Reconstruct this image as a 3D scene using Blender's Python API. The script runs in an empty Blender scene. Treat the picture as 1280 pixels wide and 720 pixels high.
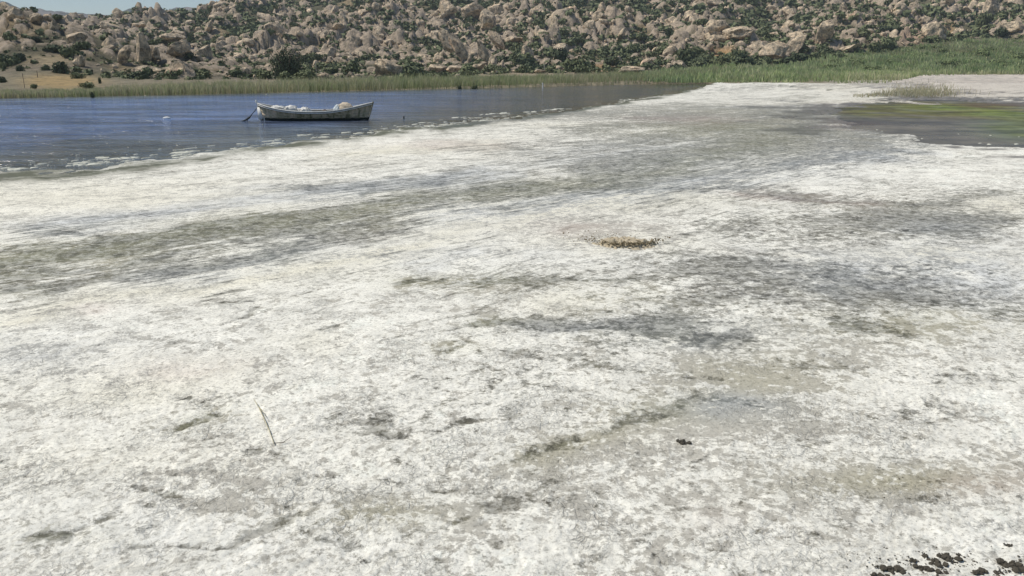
import bpy, math, random
import numpy as np
from mathutils import Vector, Matrix, noise as mnoise

R = math.radians
random.seed(7)
rng = np.random.default_rng(7)
scene = bpy.context.scene

# ------------------------------------------------------------------ camera
CAM_H, FPX, HZ = 2.1, 1005.0, 88.0
TH = math.atan((360 - HZ) / FPX)
CT, ST = math.cos(TH), math.sin(TH)
cam_d = bpy.data.cameras.new('camera')
cam_d.sensor_width = 36.0
cam_d.lens = 36.0 * FPX / 1280.0
cam_d.clip_start = 0.05
cam_d.clip_end = 9000
cam = bpy.data.objects.new('camera', cam_d)
scene.collection.objects.link(cam)
cam.location = (0, 0, CAM_H)
cam.rotation_euler = (R(90) - TH, 0, 0)
scene.camera = cam

# ------------------------------------------------------------------ sky, sun, exposure
SUN_EL, SUN_AZ = R(56), R(-84)          # azimuth clockwise from +Y
w = bpy.data.worlds.new('World'); scene.world = w; w.use_nodes = True
nt = w.node_tree
bg = nt.nodes['Background']
sky = nt.nodes.new('ShaderNodeTexSky')
sky.sky_type = 'NISHITA'; sky.sun_disc = False
sky.sun_elevation = SUN_EL; sky.sun_rotation = SUN_AZ
sky.air_density = 1.0; sky.dust_density = 0.3; sky.ozone_density = 2.0
nt.links.new(sky.outputs[0], bg.inputs[0]); bg.inputs[1].default_value = 0.092
sd = bpy.data.lights.new('sun', 'SUN'); sd.energy = 4.2; sd.angle = R(0.5); sd.color = (1.0, 0.935, 0.85)
so = bpy.data.objects.new('sun', sd); scene.collection.objects.link(so)
sdir = Vector((math.sin(SUN_AZ) * math.cos(SUN_EL), math.cos(SUN_AZ) * math.cos(SUN_EL), math.sin(SUN_EL)))
so.rotation_euler = sdir.to_track_quat('Z', 'Y').to_euler()
so.location = (-40, 20, 60)
scene.view_settings.view_transform = 'Standard'
scene.view_settings.look = 'None'
scene.view_settings.gamma = 1.0
scene.view_settings.exposure = 0.0
scene.cycles.max_bounces = 6

C = scene.collection

# ------------------------------------------------------------------ helpers
def proj(x, y, z):
    """world -> photograph coordinates (1280 wide)"""
    up = y * ST + (z - CAM_H) * CT
    fw = y * CT - (z - CAM_H) * ST
    return 640 + FPX * x / fw, 360 - FPX * up / fw

def on_ground(px, py, z=0.0):
    b = (360 - py) / FPX; a = (px - 640) / FPX
    dy = CT + b * ST; dz = -ST + b * CT
    t = (z - CAM_H) / dz
    return a * t, dy * t

def z_at(y, py):
    b = (360 - py) / FPX
    return CAM_H + y * (b * CT - ST) / (CT + b * ST)

def sstep(a, b, x):
    t = np.clip((x - a) / (b - a), 0, 1)
    return t * t * (3 - 2 * t)

_pr = np.random.default_rng(99)
PERM = _pr.permutation(4096).astype(np.int32)
GA = _pr.uniform(0, 2 * math.pi, 4096)
GX, GY = np.cos(GA).astype(np.float32), np.sin(GA).astype(np.float32)

def pn(x, y, seed=0):
    x = np.asarray(x, dtype=np.float64) + seed * 17.31; y = np.asarray(y, dtype=np.float64) - seed * 9.17
    xi = np.floor(x).astype(np.int64); yi = np.floor(y).astype(np.int64)
    fx = (x - xi).astype(np.float32); fy = (y - yi).astype(np.float32)
    def g(i, j, dx, dy):
        h = PERM[(PERM[(i + seed * 131) & 4095] + j) & 4095]
        return GX[h] * dx + GY[h] * dy
    u = fx * fx * fx * (fx * (fx * 6 - 15) + 10); v = fy * fy * fy * (fy * (fy * 6 - 15) + 10)
    a = g(xi, yi, fx, fy); b = g(xi + 1, yi, fx - 1, fy)
    c = g(xi, yi + 1, fx, fy - 1); d = g(xi + 1, yi + 1, fx - 1, fy - 1)
    return ((a + (b - a) * u) + ((c + (d - c) * u) - (a + (b - a) * u)) * v) * 1.5

def mesh_np(name, V, F, mat=None, cols=None, smooth=False):
    V = np.asarray(V, dtype=np.float32); F = np.asarray(F, dtype=np.int32)
    me = bpy.data.meshes.new(name)
    n, k = F.shape
    me.vertices.add(len(V)); me.vertices.foreach_set('co', V.ravel())
    me.loops.add(n * k); me.loops.foreach_set('vertex_index', F.ravel())
    me.polygons.add(n); me.polygons.foreach_set('loop_start', np.arange(0, n * k, k, dtype=np.int32))
    me.polygons.foreach_set('loop_total', np.full(n, k, dtype=np.int32))
    if smooth: me.polygons.foreach_set('use_smooth', np.ones(n, dtype=bool))
    me.update(calc_edges=True)
    for an, arr in (cols or {}).items():
        if an == 'flow':
            at = me.attributes.new(an, 'FLOAT_VECTOR', 'POINT'); at.data.foreach_set('vector', arr.astype(np.float32).ravel())
        elif arr.ndim == 1:
            at = me.attributes.new(an, 'FLOAT', 'POINT'); at.data.foreach_set('value', arr.astype(np.float32))
        else:
            at = me.attributes.new(an, 'FLOAT_COLOR', 'POINT')
            c4 = np.ones((len(arr), 4), dtype=np.float32); c4[:, :3] = arr
            at.data.foreach_set('color', c4.ravel())
    if mat: me.materials.append(mat)
    me.validate()
    return me

def link(name, me, parent=None, loc=None, rot=None, scale=None, label=None, cat=None, group=None, kind=None):
    o = bpy.data.objects.new(name, me); C.objects.link(o)
    if parent: o.parent = parent
    if loc is not None: o.location = loc
    if rot is not None: o.rotation_euler = rot
    if scale is not None: o.scale = scale
    if label: o['label'] = label
    if cat: o['category'] = cat
    if group: o['group'] = group
    if kind: o['kind'] = kind
    return o

def grid_faces(nr, nc):
    i = np.arange(nr - 1)[:, None] * nc + np.arange(nc - 1)[None, :]
    i = i.ravel()
    return np.stack([i, i + 1, i + nc + 1, i + nc], 1)

# ------------------------------------------------------------------ material helpers
def mat_new(name, rough=0.9):
    m = bpy.data.materials.new(name); m.use_nodes = True
    t = m.node_tree; p = t.nodes['Principled BSDF']
    p.inputs['Roughness'].default_value = rough
    p.inputs['Specular IOR Level'].default_value = 0.25
    return m, t, p

def N(t, kind, **kw):
    n = t.nodes.new(kind)
    for k, v in kw.items(): setattr(n, k, v)
    return n

def noise_node(t, scale, detail=4, rough=0.55, vec=None, dist=0.0):
    n = N(t, 'ShaderNodeTexNoise'); n.inputs['Scale'].default_value = scale
    n.inputs['Detail'].default_value = detail; n.inputs['Roughness'].default_value = rough
    n.inputs['Distortion'].default_value = dist
    if vec is not None: t.links.new(vec, n.inputs['Vector'])
    return n

def ramp(t, src, pts):
    r = N(t, 'ShaderNodeValToRGB'); e = r.color_ramp.elements
    e[0].position, e[0].color = pts[0][0], (*pts[0][1], 1)
    e[1].position, e[1].color = pts[-1][0], (*pts[-1][1], 1)
    for p_, c_ in pts[1:-1]:
        x = e.new(p_); x.color = (*c_, 1)
    t.links.new(src, r.inputs[0]); return r

def mixc(t, fac, a, b, mode='MIX'):
    m = N(t, 'ShaderNodeMix', data_type='RGBA', blend_type=mode)
    for sock, v in ((m.inputs['Factor'], fac), (m.inputs['A'], a), (m.inputs['B'], b)):
        if isinstance(v, (int, float)): sock.default_value = v
        elif isinstance(v, tuple): sock.default_value = (*v, 1)
        else: t.links.new(v, sock)
    return m.outputs['Result']

def bump(t, src, strength, dist, prev=None):
    b = N(t, 'ShaderNodeBump'); b.inputs['Strength'].default_value = strength
    b.inputs['Distance'].default_value = dist
    t.links.new(src, b.inputs['Height'])
    if prev is not None: t.links.new(prev, b.inputs['Normal'])
    return b.outputs['Normal']

def simple(name, col, rough=0.85, nscale=8.0, var=0.25):
    m, t, p = mat_new(name, rough)
    tc = N(t, 'ShaderNodeTexCoord')
    n = noise_node(t, nscale, 5, 0.6, tc.outputs['Object'])
    lo = tuple(c * (1 - var) for c in col); hi = tuple(min(1, c * (1 + var)) for c in col)
    r = ramp(t, n.outputs[0], [(0.3, lo), (0.7, hi)])
    t.links.new(r.outputs[0], p.inputs['Base Color'])
    t.links.new(bump(t, n.outputs[0], 0.5, 0.01), p.inputs['Normal'])
    return m

# crust
m_crust, t, p = mat_new('crust', 0.85)
def math_(t, op, a, b=None, c=None):
    n = N(t, 'ShaderNodeMath', operation=op)
    for k, v in enumerate((a, b, c)):
        if v is None: continue
        if isinstance(v, (int, float)): n.inputs[k].default_value = v
        else: t.links.new(v, n.inputs[k])
    return n.outputs[0]
def smooth_(t, v, lo, hi, a=0.0, b=1.0):
    n = N(t, 'ShaderNodeMapRange', interpolation_type='SMOOTHSTEP'); t.links.new(v, n.inputs['Value'])
    n.inputs['From Min'].default_value = lo; n.inputs['From Max'].default_value = hi
    n.inputs['To Min'].default_value = a; n.inputs['To Max'].default_value = b
    return n.outputs[0]
def attr(t, name): return N(t, 'ShaderNodeAttribute', attribute_name=name)
geo = N(t, 'ShaderNodeNewGeometry'); pos = geo.outputs['Position']
a_w, a_m, a_f, a_b, a_wet = attr(t, 'white'), attr(t, 'mud'), attr(t, 'flow'), attr(t, 'bias'), attr(t, 'wet')
a_s, a_t = attr(t, 'stretch'), attr(t, 'smoothness')
nA = noise_node(t, 9.0, 10, 0.80, pos, 0.15).outputs[0]
mpf = N(t, 'ShaderNodeMapping'); mpf.inputs['Scale'].default_value = (0.13, 1.0, 1.0); t.links.new(a_f.outputs['Vector'], mpf.inputs['Vector'])
nB = noise_node(t, 9.0, 10, 0.79, mpf.outputs[0], 0.15).outputs[0]
nC = noise_node(t, 0.8, 7, 0.66, mpf.outputs[0], 0.25).outputs[0]
mx = N(t, 'ShaderNodeMix', data_type='FLOAT'); t.links.new(a_s.outputs['Fac'], mx.inputs[0]); t.links.new(nA, mx.inputs[2]); t.links.new(nB, mx.inputs[3])
nm = mx.outputs[0]
v = math_(t, 'MULTIPLY_ADD', math_(t, 'SUBTRACT', nm, .5), 10.5, a_b.outputs['Fac'])
v = math_(t, 'MULTIPLY_ADD', math_(t, 'SUBTRACT', nC, .5), 3.0, v)
nE = noise_node(t, 2.4, 5, 0.70, mpf.outputs[0], 0.2).outputs[0]
sepp = N(t, 'ShaderNodeSeparateXYZ'); t.links.new(pos, sepp.inputs[0])
nE2 = noise_node(t, 1.1, 6, 0.72, pos, 0.2).outputs[0]
farw = smooth_(t, sepp.outputs['Y'], 7, 22, 0, 6.5)
nEE = math_(t, 'MULTIPLY_ADD', math_(t, 'SUBTRACT', nE, nE2), .5, nE2)
v = math_(t, 'MULTIPLY_ADD', math_(t, 'SUBTRACT', nEE, .5), farw, v)
Dn = smooth_(t, v, -0.20, 0.58)
nF = noise_node(t, 38, 8, 0.78, pos, 0.15).outputs[0]
nG = noise_node(t, 7, 10, 0.80, pos, 0.2).outputs[0]
nK = noise_node(t, 10, 6, 0.66, pos, .5).outputs[0]; nK2 = noise_node(t, 24, 5, 0.62, pos, .4).outputs[0]
nM = noise_node(t, 1.7, 4, 0.6, pos, 0.4).outputs[0]
ck = smooth_(t, math_(t, 'ABSOLUTE', math_(t, 'SUBTRACT', nK, .5)), 0.0, 0.020, 1, 0)
ck2 = smooth_(t, math_(t, 'ABSOLUTE', math_(t, 'SUBTRACT', nK2, .5)), 0.0, 0.030, 1, 0)
ckm = smooth_(t, nM, .46, .60)
wn = noise_node(t, 9, 3, .6, pos, 0.0)
wv = N(t, 'ShaderNodeVectorMath', operation='MULTIPLY_ADD'); t.links.new(wn.outputs[1], wv.inputs[0]); wv.inputs[1].default_value = (.05, .05, 0); t.links.new(pos, wv.inputs[2])
def vor(sc):
    n = N(t, 'ShaderNodeTexVoronoi', feature='DISTANCE_TO_EDGE', voronoi_dimensions='2D'); n.inputs['Scale'].default_value = sc
    n.inputs['Randomness'].default_value = 1; t.links.new(wv.outputs[0], n.inputs['Vector']); return n.outputs['Distance']
v1, v2 = vor(12), vor(27)
e1 = smooth_(t, v1, 0.0, .10, 1, 0); e2 = smooth_(t, v2, 0.0, .13, 1, 0)
crack = math_(t, 'MAXIMUM', math_(t, 'MULTIPLY', e1, .52), math_(t, 'MULTIPLY', e2, .36))
crack = math_(t, 'MAXIMUM', crack, math_(t, 'MULTIPLY', ck, .45))
crack = math_(t, 'MULTIPLY', crack, math_(t, 'MULTIPLY_ADD', ckm, .9, .10))
crack = math_(t, 'MULTIPLY', crack, smooth_(t, nG, .36, .60, 1.0, .35))
a_c = attr(t, 'cover')
nL = noise_node(t, 13, 8, 0.74, pos, 0.3).outputs[0]; nL2 = noise_node(t, 2.6, 5, 0.66, pos, 0.3).outputs[0]
fl = math_(t, 'MULTIPLY_ADD', math_(t, 'SUBTRACT', nL, .5), 11.0, a_c.outputs['Fac'])
fl = math_(t, 'MULTIPLY_ADD', math_(t, 'SUBTRACT', nL2, .5), 5.0, fl)
fl = math_(t, 'MULTIPLY_ADD', crack, -.5, fl)
Fl = smooth_(t, fl, -0.30, 0.30)
rF = ramp(t, nF, [(0.38, (0.56, 0.55, 0.53)), (0.475, (0.97, 0.97, 0.965)), (0.62, (1.10, 1.10, 1.10))])
rG = ramp(t, nG, [(0.36, (0.84, 0.835, 0.82)), (0.47, (0.98, 0.98, 0.975)), (0.60, (1.08, 1.08, 1.08))])
c = mixc(t, 1.0, a_w.outputs['Color'], rF.outputs[0], 'MULTIPLY')
c = mixc(t, 1.0, c, rG.outputs[0], 'MULTIPLY')
c = mixc(t, crack, c, (0.20, 0.195, 0.17))
a_g = attr(t, 'beige')
bg_ = mixc(t, 1.0, a_g.outputs['Color'], rF.outputs[0], 'MULTIPLY')
c = mixc(t, Fl, bg_, c)
md = mixc(t, 1.0, a_m.outputs['Color'], rF.outputs[0], 'MULTIPLY')
grn = smooth_(t, math_(t, 'ADD', math_(t, 'MULTIPLY', nG, .5), math_(t, 'MULTIPLY', nL, .5)), .43, .55, 1.0, .55)
c = mixc(t, math_(t, 'MULTIPLY', math_(t, 'MULTIPLY', Dn, .95), grn), c, md)
t.links.new(c, p.inputs['Base Color'])
rr_ = math_(t, 'MAXIMUM', a_wet.outputs['Fac'], math_(t, 'MULTIPLY', Dn, .55))
t.links.new(smooth_(t, rr_, 0, 1, .92, .42), p.inputs['Roughness'])
hgt_ = math_(t, 'SUBTRACT', nm, math_(t, 'MULTIPLY', Dn, .18))
nb = bump(t, hgt_, 0.5, 0.022)
nb = bump(t, nF, 0.6, 0.012, nb)
nb = bump(t, math_(t, 'SUBTRACT', 1.0, crack), 0.7, 0.014, nb)
t.links.new(nb, p.inputs['Normal'])

# terrain of the hills
m_hill, t, p = mat_new('hill_soil', 0.95)
geo = N(t, 'ShaderNodeNewGeometry'); at = N(t, 'ShaderNodeAttribute', attribute_name='col')
n1 = noise_node(t, 0.6, 9, 0.78, geo.outputs['Position'], 0.5)
r1 = ramp(t, n1.outputs[0], [(0.36, (0.42, 0.44, 0.40)), (0.49, (.86, .86, .84)), (0.64, (1.20, 1.17, 1.12))])
c = mixc(t, 1.0, at.outputs['Color'], r1.outputs[0], 'MULTIPLY')
t.links.new(c, p.inputs['Base Color'])
t.links.new(bump(t, n1.outputs[0], 1.0, 1.1), p.inputs['Normal'])

# granite
m_rock, t, p = mat_new('granite', 0.92)
geo = N(t, 'ShaderNodeNewGeometry')
n1 = noise_node(t, 0.16, 4, 0.7, geo.outputs['Position'])
n2 = noise_node(t, 0.8, 8, 0.78, geo.outputs['Position'], 0.5)
mp = N(t, 'ShaderNodeMapping'); mp.inputs['Scale'].default_value = (1.6, 1.6, 0.35)
t.links.new(geo.outputs['Position'], mp.inputs['Vector'])
n3 = noise_node(t, 1.0, 4, 0.6, mp.outputs[0])
r1 = ramp(t, n1.outputs[0], [(0.32, (0.26, 0.235, 0.18)), (0.44, (0.55, 0.44, 0.31)), (0.52, (0.44, 0.375, 0.28)), (0.60, (0.62, 0.49, 0.34)), (0.70, (0.52, 0.38, 0.28))])
r2 = ramp(t, n2.outputs[0], [(0.37, (0.28, 0.28, 0.26)), (0.48, (0.85, 0.85, 0.83)), (0.60, (1.72, 1.66, 1.56))])
r3 = ramp(t, n3.outputs[0], [(0.34, (0.50, 0.50, 0.52)), (0.48, (1, 1, 1)), (1.0, (1.0, 1.0, 1.0))])
c = mixc(t, 1.0, r1.outputs[0], r2.outputs[0], 'MULTIPLY')
c = mixc(t, 0.8, c, r3.outputs[0], 'MULTIPLY')
t.links.new(c, p.inputs['Base Color'])
t.links.new(bump(t, n2.outputs[0], 1.0, 0.6), p.inputs['Normal'])

def leaf_mat(name, lo, hi):
    m, t, p = mat_new(name, 0.8)
    geo = N(t, 'ShaderNodeNewGeometry')
    n1 = noise_node(t, 0.5, 4, 0.7, geo.outputs['Position'])
    r1 = ramp(t, n1.outputs[0], [(0.3, lo), (0.7, hi)])
    t.links.new(r1.outputs[0], p.inputs['Base Color'])
    return m
m_leaf = leaf_mat('shrub_leaves', (0.10, 0.122, 0.058), (0.19, 0.21, 0.105))
m_leaf_dark = leaf_mat('dark_leaves', (0.055, 0.075, 0.038), (0.11, 0.13, 0.068))
m_leaf_green = leaf_mat('green_leaves', (0.13, 0.165, 0.07), (0.22, 0.26, 0.115))
m_bark = simple('bark', (0.13, 0.10, 0.075), 0.9, 5)

m_reed, t, p = mat_new('reed_blades', 0.8)
at = N(t, 'ShaderNodeAttribute', attribute_name='col')
t.links.new(at.outputs['Color'], p.inputs['Base Color'])
tl = N(t, 'ShaderNodeBsdfTranslucent'); t.links.new(at.outputs['Color'], tl.inputs['Color'])
ms = N(t, 'ShaderNodeMixShader'); ms.inputs[0].default_value = .5
t.links.new(p.outputs[0], ms.inputs[1]); t.links.new(tl.outputs[0], ms.inputs[2]); t.links.new(ms.outputs[0], t.nodes['Material Output'].inputs['Surface'])

# water
def water_mat(name, base_lo, base_hi, bscale):
    m, t, p = mat_new(name, 0.06)
    aro = N(t, 'ShaderNodeAttribute', attribute_name='matte'); t.links.new(aro.outputs['Fac'], p.inputs['Roughness'])
    p.inputs['IOR'].default_value = 1.33; asp = N(t, 'ShaderNodeAttribute', attribute_name='gloss'); t.links.new(asp.outputs['Fac'], p.inputs['Specular IOR Level'])
    geo = N(t, 'ShaderNodeNewGeometry'); at = N(t, 'ShaderNodeAttribute', attribute_name='col')
    ar = N(t, 'ShaderNodeAttribute', attribute_name='ripple')
    mpw = N(t, 'ShaderNodeMapping'); mpw.inputs['Scale'].default_value = (0.30, 1.0, 1.0); mpw.inputs['Rotation'].default_value = (0, 0, R(-6)); t.links.new(geo.outputs['Position'], mpw.inputs['Vector'])
    nw = noise_node(t, .42, 8, .78, mpw.outputs[0], .3)
    rw = ramp(t, nw.outputs[0], [(.38, (.42, .42, .47)), (.50, (.95, .95, .95)), (.62, (1.38, 1.36, 1.33))])  # light and dark of tilted ripples painted as streaks in the base colour
    t.links.new(mixc(t, 1.0, at.outputs['Color'], rw.outputs[0], 'MULTIPLY'), p.inputs['Base Color'])
    mp = N(t, 'ShaderNodeMapping'); mp.inputs['Scale'].default_value = (0.4, 1.0, 1.0); mp.inputs['Rotation'].default_value = (0, 0, R(-8))
    t.links.new(geo.outputs['Position'], mp.inputs['Vector'])
    n1 = noise_node(t, 1.7 * bscale, 3, 0.55, mp.outputs[0], 0.6)
    n2 = noise_node(t, 6.0 * bscale, 3, 0.6, mp.outputs[0], 0.4)
    b1 = N(t, 'ShaderNodeBump'); b1.inputs['Distance'].default_value = 0.30; t.links.new(n1.outputs[0], b1.inputs['Height']); t.links.new(ar.outputs['Fac'], b1.inputs['Strength'])
    b2 = N(t, 'ShaderNodeBump'); b2.inputs['Distance'].default_value = 0.10; t.links.new(n2.outputs[0], b2.inputs['Height']); t.links.new(ar.outputs['Fac'], b2.inputs['Strength'])
    n0 = noise_node(t, .6 * bscale, 3, 0.6, mp.outputs[0], 0.6); b0 = N(t, 'ShaderNodeBump'); b0.inputs['Distance'].default_value = .55; t.links.new(n0.outputs[0], b0.inputs['Height']); t.links.new(ar.outputs['Fac'], b0.inputs['Strength']); t.links.new(b0.outputs[0], b1.inputs['Normal'])
    t.links.new(b1.outputs[0], b2.inputs['Normal']); t.links.new(b2.outputs[0], p.inputs['Normal'])
    return m
m_water = water_mat('lake_water', None, None, 1.0)

# ------------------------------------------------------------------ layout of shores and relief
NEAR = [(-900, 330), (-400, 245), (-100, 222), (0, 214), (100, 208), (200, 200), (300, 190), (340, 183), (400, 175), (480, 164),
        (560, 158), (640, 148), (720, 137), (790, 126), (850, 116), (885, 108.5), (893, 104.5)]
FAR = [(-1500, 160), (-600, 136), (0, 123), (250, 118.5), (512, 112.5), (640, 109.5), (760, 106.5), (893, 103.7)]
NW = np.array([on_ground(*q) for q in NEAR]); FW = np.array([on_ground(*q) for q in FAR])
NW = np.vstack([NW, NW[-1] + np.array([1.0, 30.0])])
def inside_lake(x, y):
    """about metres inside the lake (negative on land)"""
    ys = np.interp(x, NW[:, 0], NW[:, 1]); yf = np.interp(x, FW[:, 0], FW[:, 1])
    s1 = (y - ys) / 2.3; s2 = (yf - y) / 1.3
    s = np.minimum(s1, s2)
    return np.where(x > NW[-2, 0], -np.abs(x - NW[-2, 0]) - 1, s)

POND_U = [(1030, 151), (1045, 146), (1062, 134), (1095, 127), (1160, 124), (1220, 125), (1290, 130), (1600, 140), (2200, 150)]
POND_L = [(1030, 152), (1045, 151), (1062, 157), (1100, 164), (1140, 172), (1175, 182), (1290, 189), (1600, 200), (2200, 215)]
def inside_pond(px, py):
    u = np.interp(px, *zip(*POND_U)); l = np.interp(px, *zip(*POND_L))
    return np.where(px < 1045, -np.hypot((1045 - px) * .10, (py - 150) * .55) - .2, np.minimum(py - u, l - py))

DEP = np.array([50, 75, 100, 130, 160, 190, 220, 260, 330, 400, 470, 560, 700, 900], float)
PX_C = np.array([150, 300, 820, 960, 1150], float)
PRO = np.array([
    [127, 115, 105, 97, 92, 87, 80, 70, 50, 28, 5, -25, -60, -90],
    [127, 115.6, 107.5, 100, 96, 93, 87, 76, 52, 24, -8, -45, -80, -100],
    [127, 115.6, 107.5, 101, 96, 92, 86, 75, 52, 24, -8, -45, -80, -100],
    [127, 115.6, 107.5, 101, 96, 89, 80, 71, 50, 24, -6, -40, -70, -90],
    [127, 115.6, 107.5, 101.5, 97, 92.5, 79, 64, 44, 20, -8, -40, -70, -90]], float)
SKY_E = [(-900, 40), (-100, 36), (0, 35), (60, 32), (110, 31), (150, 29), (160, 27), (172, 23), (182, 24), (190, 29), (205, 29), (218, 26), (232, 24), (256, 25), (275, 22), (290, 14), (320, -5), (400, -40), (600, -80), (1280, -80)]
KNOLL = [(-400, 50), (-200, 44), (-80, 38), (0, 34), (20, 26), (32, 17), (50, 17), (70, 22), (90, 30), (110, 37), (130, 44), (160, 52), (200, 60), (240, 68), (290, 80), (360, 96)]

def profile(px, d):
    fi = np.clip(np.interp(px, PX_C, np.arange(len(PX_C))), 0, len(PX_C) - 1)
    i0 = np.floor(fi).astype(int); i1 = np.minimum(i0 + 1, len(PX_C) - 1); f = fi - i0
    tab = np.stack([np.interp(d, DEP, PRO[k]) for k in range(len(PX_C))])
    idx = np.arange(tab[0].size)
    return (tab.reshape(len(PX_C), -1)[i0.ravel(), idx] * (1 - f.ravel()) + tab.reshape(len(PX_C), -1)[i1.ravel(), idx] * f.ravel()).reshape(np.shape(px))

def land_z(x, y):
    x = np.atleast_1d(np.asarray(x, float)); y = np.atleast_1d(np.asarray(y, float))
    px = 640 + FPX * x / (y * CT + CAM_H * ST + 0.02 * y)
    py = profile(px, y)
    E = np.interp(px, *zip(*SKY_E))
    over = np.maximum(E - py, 0)                      # beyond the skyline the hill falls away
    z = z_at(y, np.maximum(py, E)) - over * y / FPX * 0.35
    K = np.interp(px, *zip(*KNOLL))
    sh = np.exp(-((y - 195) / 42.0) ** 2)
    zk = z_at(np.full_like(y, 195.0), K) * sh
    zk = np.where((px < 360), zk, -5)
    hs = sstep(150, 260, y)
    nz = pn(x / 48, y / 60, 3) * 5.5 + pn(x / 21, y / 26, 4) * 3.0 + pn(x / 9, y / 10, 5) * 1.2
    z = z + nz * hs * np.clip((y - 200) / 120, 0.0, 1.0) * np.where(E > py, 0.5, 1)
    z = np.maximum(z, zk + pn(x / 12, y / 12, 6) * 1.0 * np.clip(zk / 6, 0, 1))
    flat = 0.045 + 0.02 * pn(x / 3.0, y / 3.0, 8)
    k = sstep(68, 108, y)
    return flat * (1 - k) + z * k + 0.12 * k * pn(x / 6, y / 6, 9)

# ------------------------------------------------------------------ hillside terrain
m_cols = np.concatenate([np.linspace(-1100, -60, 50)[:-1], np.arange(-60, 1340, 2.6), np.linspace(1340, 2300, 50)[1:]])
m_dep = np.concatenate([np.linspace(52, 130, 60)[:-1], np.linspace(130, 600, 390)[:-1], np.linspace(600, 900, 30)])
PXg, Dg = np.meshgrid(m_cols, m_dep)
Xg = (PXg - 640) / FPX * (Dg * (CT + 0.02) + CAM_H * ST); Yg = Dg
Zg = land_z(Xg, Yg)
lake = inside_lake(Xg, Yg)
Zg = np.where(lake > -1.5, np.minimum(Zg, 0.12 - 0.12 * (lake + 1.5)), Zg)
Zg = Zg - 0.06 * (1 - sstep(118, 132, Yg))
Zg = np.maximum(Zg, -0.9)
def worley(x, y, seed, jit=.9):
    xi = np.floor(x).astype(np.int64); yi = np.floor(y).astype(np.int64)
    best = np.full(x.shape, 9.0); hid = np.zeros(x.shape)
    for dx in (-1, 0, 1):
        for dy in (-1, 0, 1):
            a = xi + dx; b = yi + dy
            h = PERM[(PERM[(a + seed * 77) & 4095] + b) & 4095]; h2 = PERM[(h + 913) & 4095]
            d = np.hypot(a + .5 + (h / 4096 - .5) * jit - x, b + .5 + (h2 / 4096 - .5) * jit - y)
            m = d < best; best = np.where(m, d, best); hid = np.where(m, PERM[(h2 + 77) & 4095] / 4096, hid)
    return best, hid
p0x, p0y = proj(Xg, Yg, Zg)
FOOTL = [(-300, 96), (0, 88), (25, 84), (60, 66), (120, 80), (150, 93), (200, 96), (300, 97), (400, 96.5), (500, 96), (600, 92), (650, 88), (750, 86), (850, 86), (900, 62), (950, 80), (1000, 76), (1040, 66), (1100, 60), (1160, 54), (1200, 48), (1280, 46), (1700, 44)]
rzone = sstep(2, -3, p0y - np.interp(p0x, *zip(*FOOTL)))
rn_ = pn(Xg / 30, Yg / 42, 240) + .6 * pn(Xg / 11, Yg / 15, 241)
lump = np.zeros_like(Zg)
for L_, hgt_, sd_ in ((5.0, 1.9, 1), (2.7, 1.25, 2), (12.0, 3.0, 3)):
    dd, hh_ = worley(Xg / L_ + .2 * pn(Xg / 2, Yg / 2, 11), Yg / (L_ * 1.1) + .2 * pn(Xg / 2, Yg / 2, 12), sd_)
    r_ = .35 + .3 * hh_
    if sd_ == 3: r_ = .44 * sstep(.55, .97, hh_) + .02
    lump += (1 if sd_ == 2 else sstep(235, 275, Yg)) * hgt_ * (.3 + hh_) * np.sqrt(np.clip(1 - (dd / r_) ** 2.4, 0, 1)) * sstep(-.25, .25, .12 + 1.3 * rn_ + .7 * (hh_ - .5))
Zg = Zg + lump * rzone * np.clip((Yg - 125) / 50, .3, 1)
lumpm = np.clip(lump * rzone, 0, 1)
LUMPZ = lump * rzone * np.clip((Yg - 125) / 50, .3, 1)
def terr_z(x, y):
    x = np.atleast_1d(x); y = np.atleast_1d(y)
    px = 640 + FPX * x / (y * (CT + .02) + CAM_H * ST)
    i = np.clip(np.searchsorted(m_dep, y), 0, len(m_dep) - 1); j = np.clip(np.searchsorted(m_cols, px), 0, len(m_cols) - 1)
    return land_z(x, y) + LUMPZ[i, j] * .85
pxs, pys = proj(Xg, Yg, Zg)

def blob(px, py, cx, cy, rx, ry):
    return np.exp(-(((px - cx) / rx) ** 2 + ((py - cy) / ry) ** 2) ** 1.5)
soil_shade = np.empty(Xg.shape + (3,))
base = np.array([0.27, 0.225, 0.165]); green = np.array([0.10, 0.115, 0.06])
gm = sstep(-0.05, 0.35, pn(Xg / 22, Yg / 30, 21) + 0.5 * pn(Xg / 7, Yg / 9, 22))[..., None]
soil_shade[:] = base * (1 - 0.7 * gm) + green * 0.7 * gm
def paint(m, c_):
    m = np.clip(m, 0, 1)[..., None]; soil_shade[:] = soil_shade * (1 - m) + np.array(c_) * m
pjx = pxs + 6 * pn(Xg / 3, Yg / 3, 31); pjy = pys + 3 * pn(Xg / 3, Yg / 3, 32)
paint(rzone * .85, (0.12, 0.115, 0.065))  # crevice shade between rocks painted into the dark soil and scrub colour
paint(rzone * sstep(.1, .5, pn(Xg / 16, Yg / 22, 25)) * .8, (0.36, 0.28, 0.17))
paint(sstep(.25, .75, lumpm), (0.48, 0.395, 0.30))
paint(sstep(150, 120, Yg) * 0.85, (0.40, 0.35, 0.24))
paint(blob(pjx, pjy, 75, 102, 48, 9) * 1.3, (0.56, 0.41, 0.20))
paint(blob(pjx, pjy, 60, 75, 40, 7) * 1.1, (0.42, 0.34, 0.21))
paint(blob(pjx, pjy, 905, 72, 17, 13) * 1.3, (0.50, 0.33, 0.17))
paint(blob(pjx, pjy, 760, 86, 28, 6) * 1.2, (0.48, 0.33, 0.18))
paint(blob(pjx, pjy, 1188, 38, 8, 13) * 1.2, (0.46, 0.33, 0.18))
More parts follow.
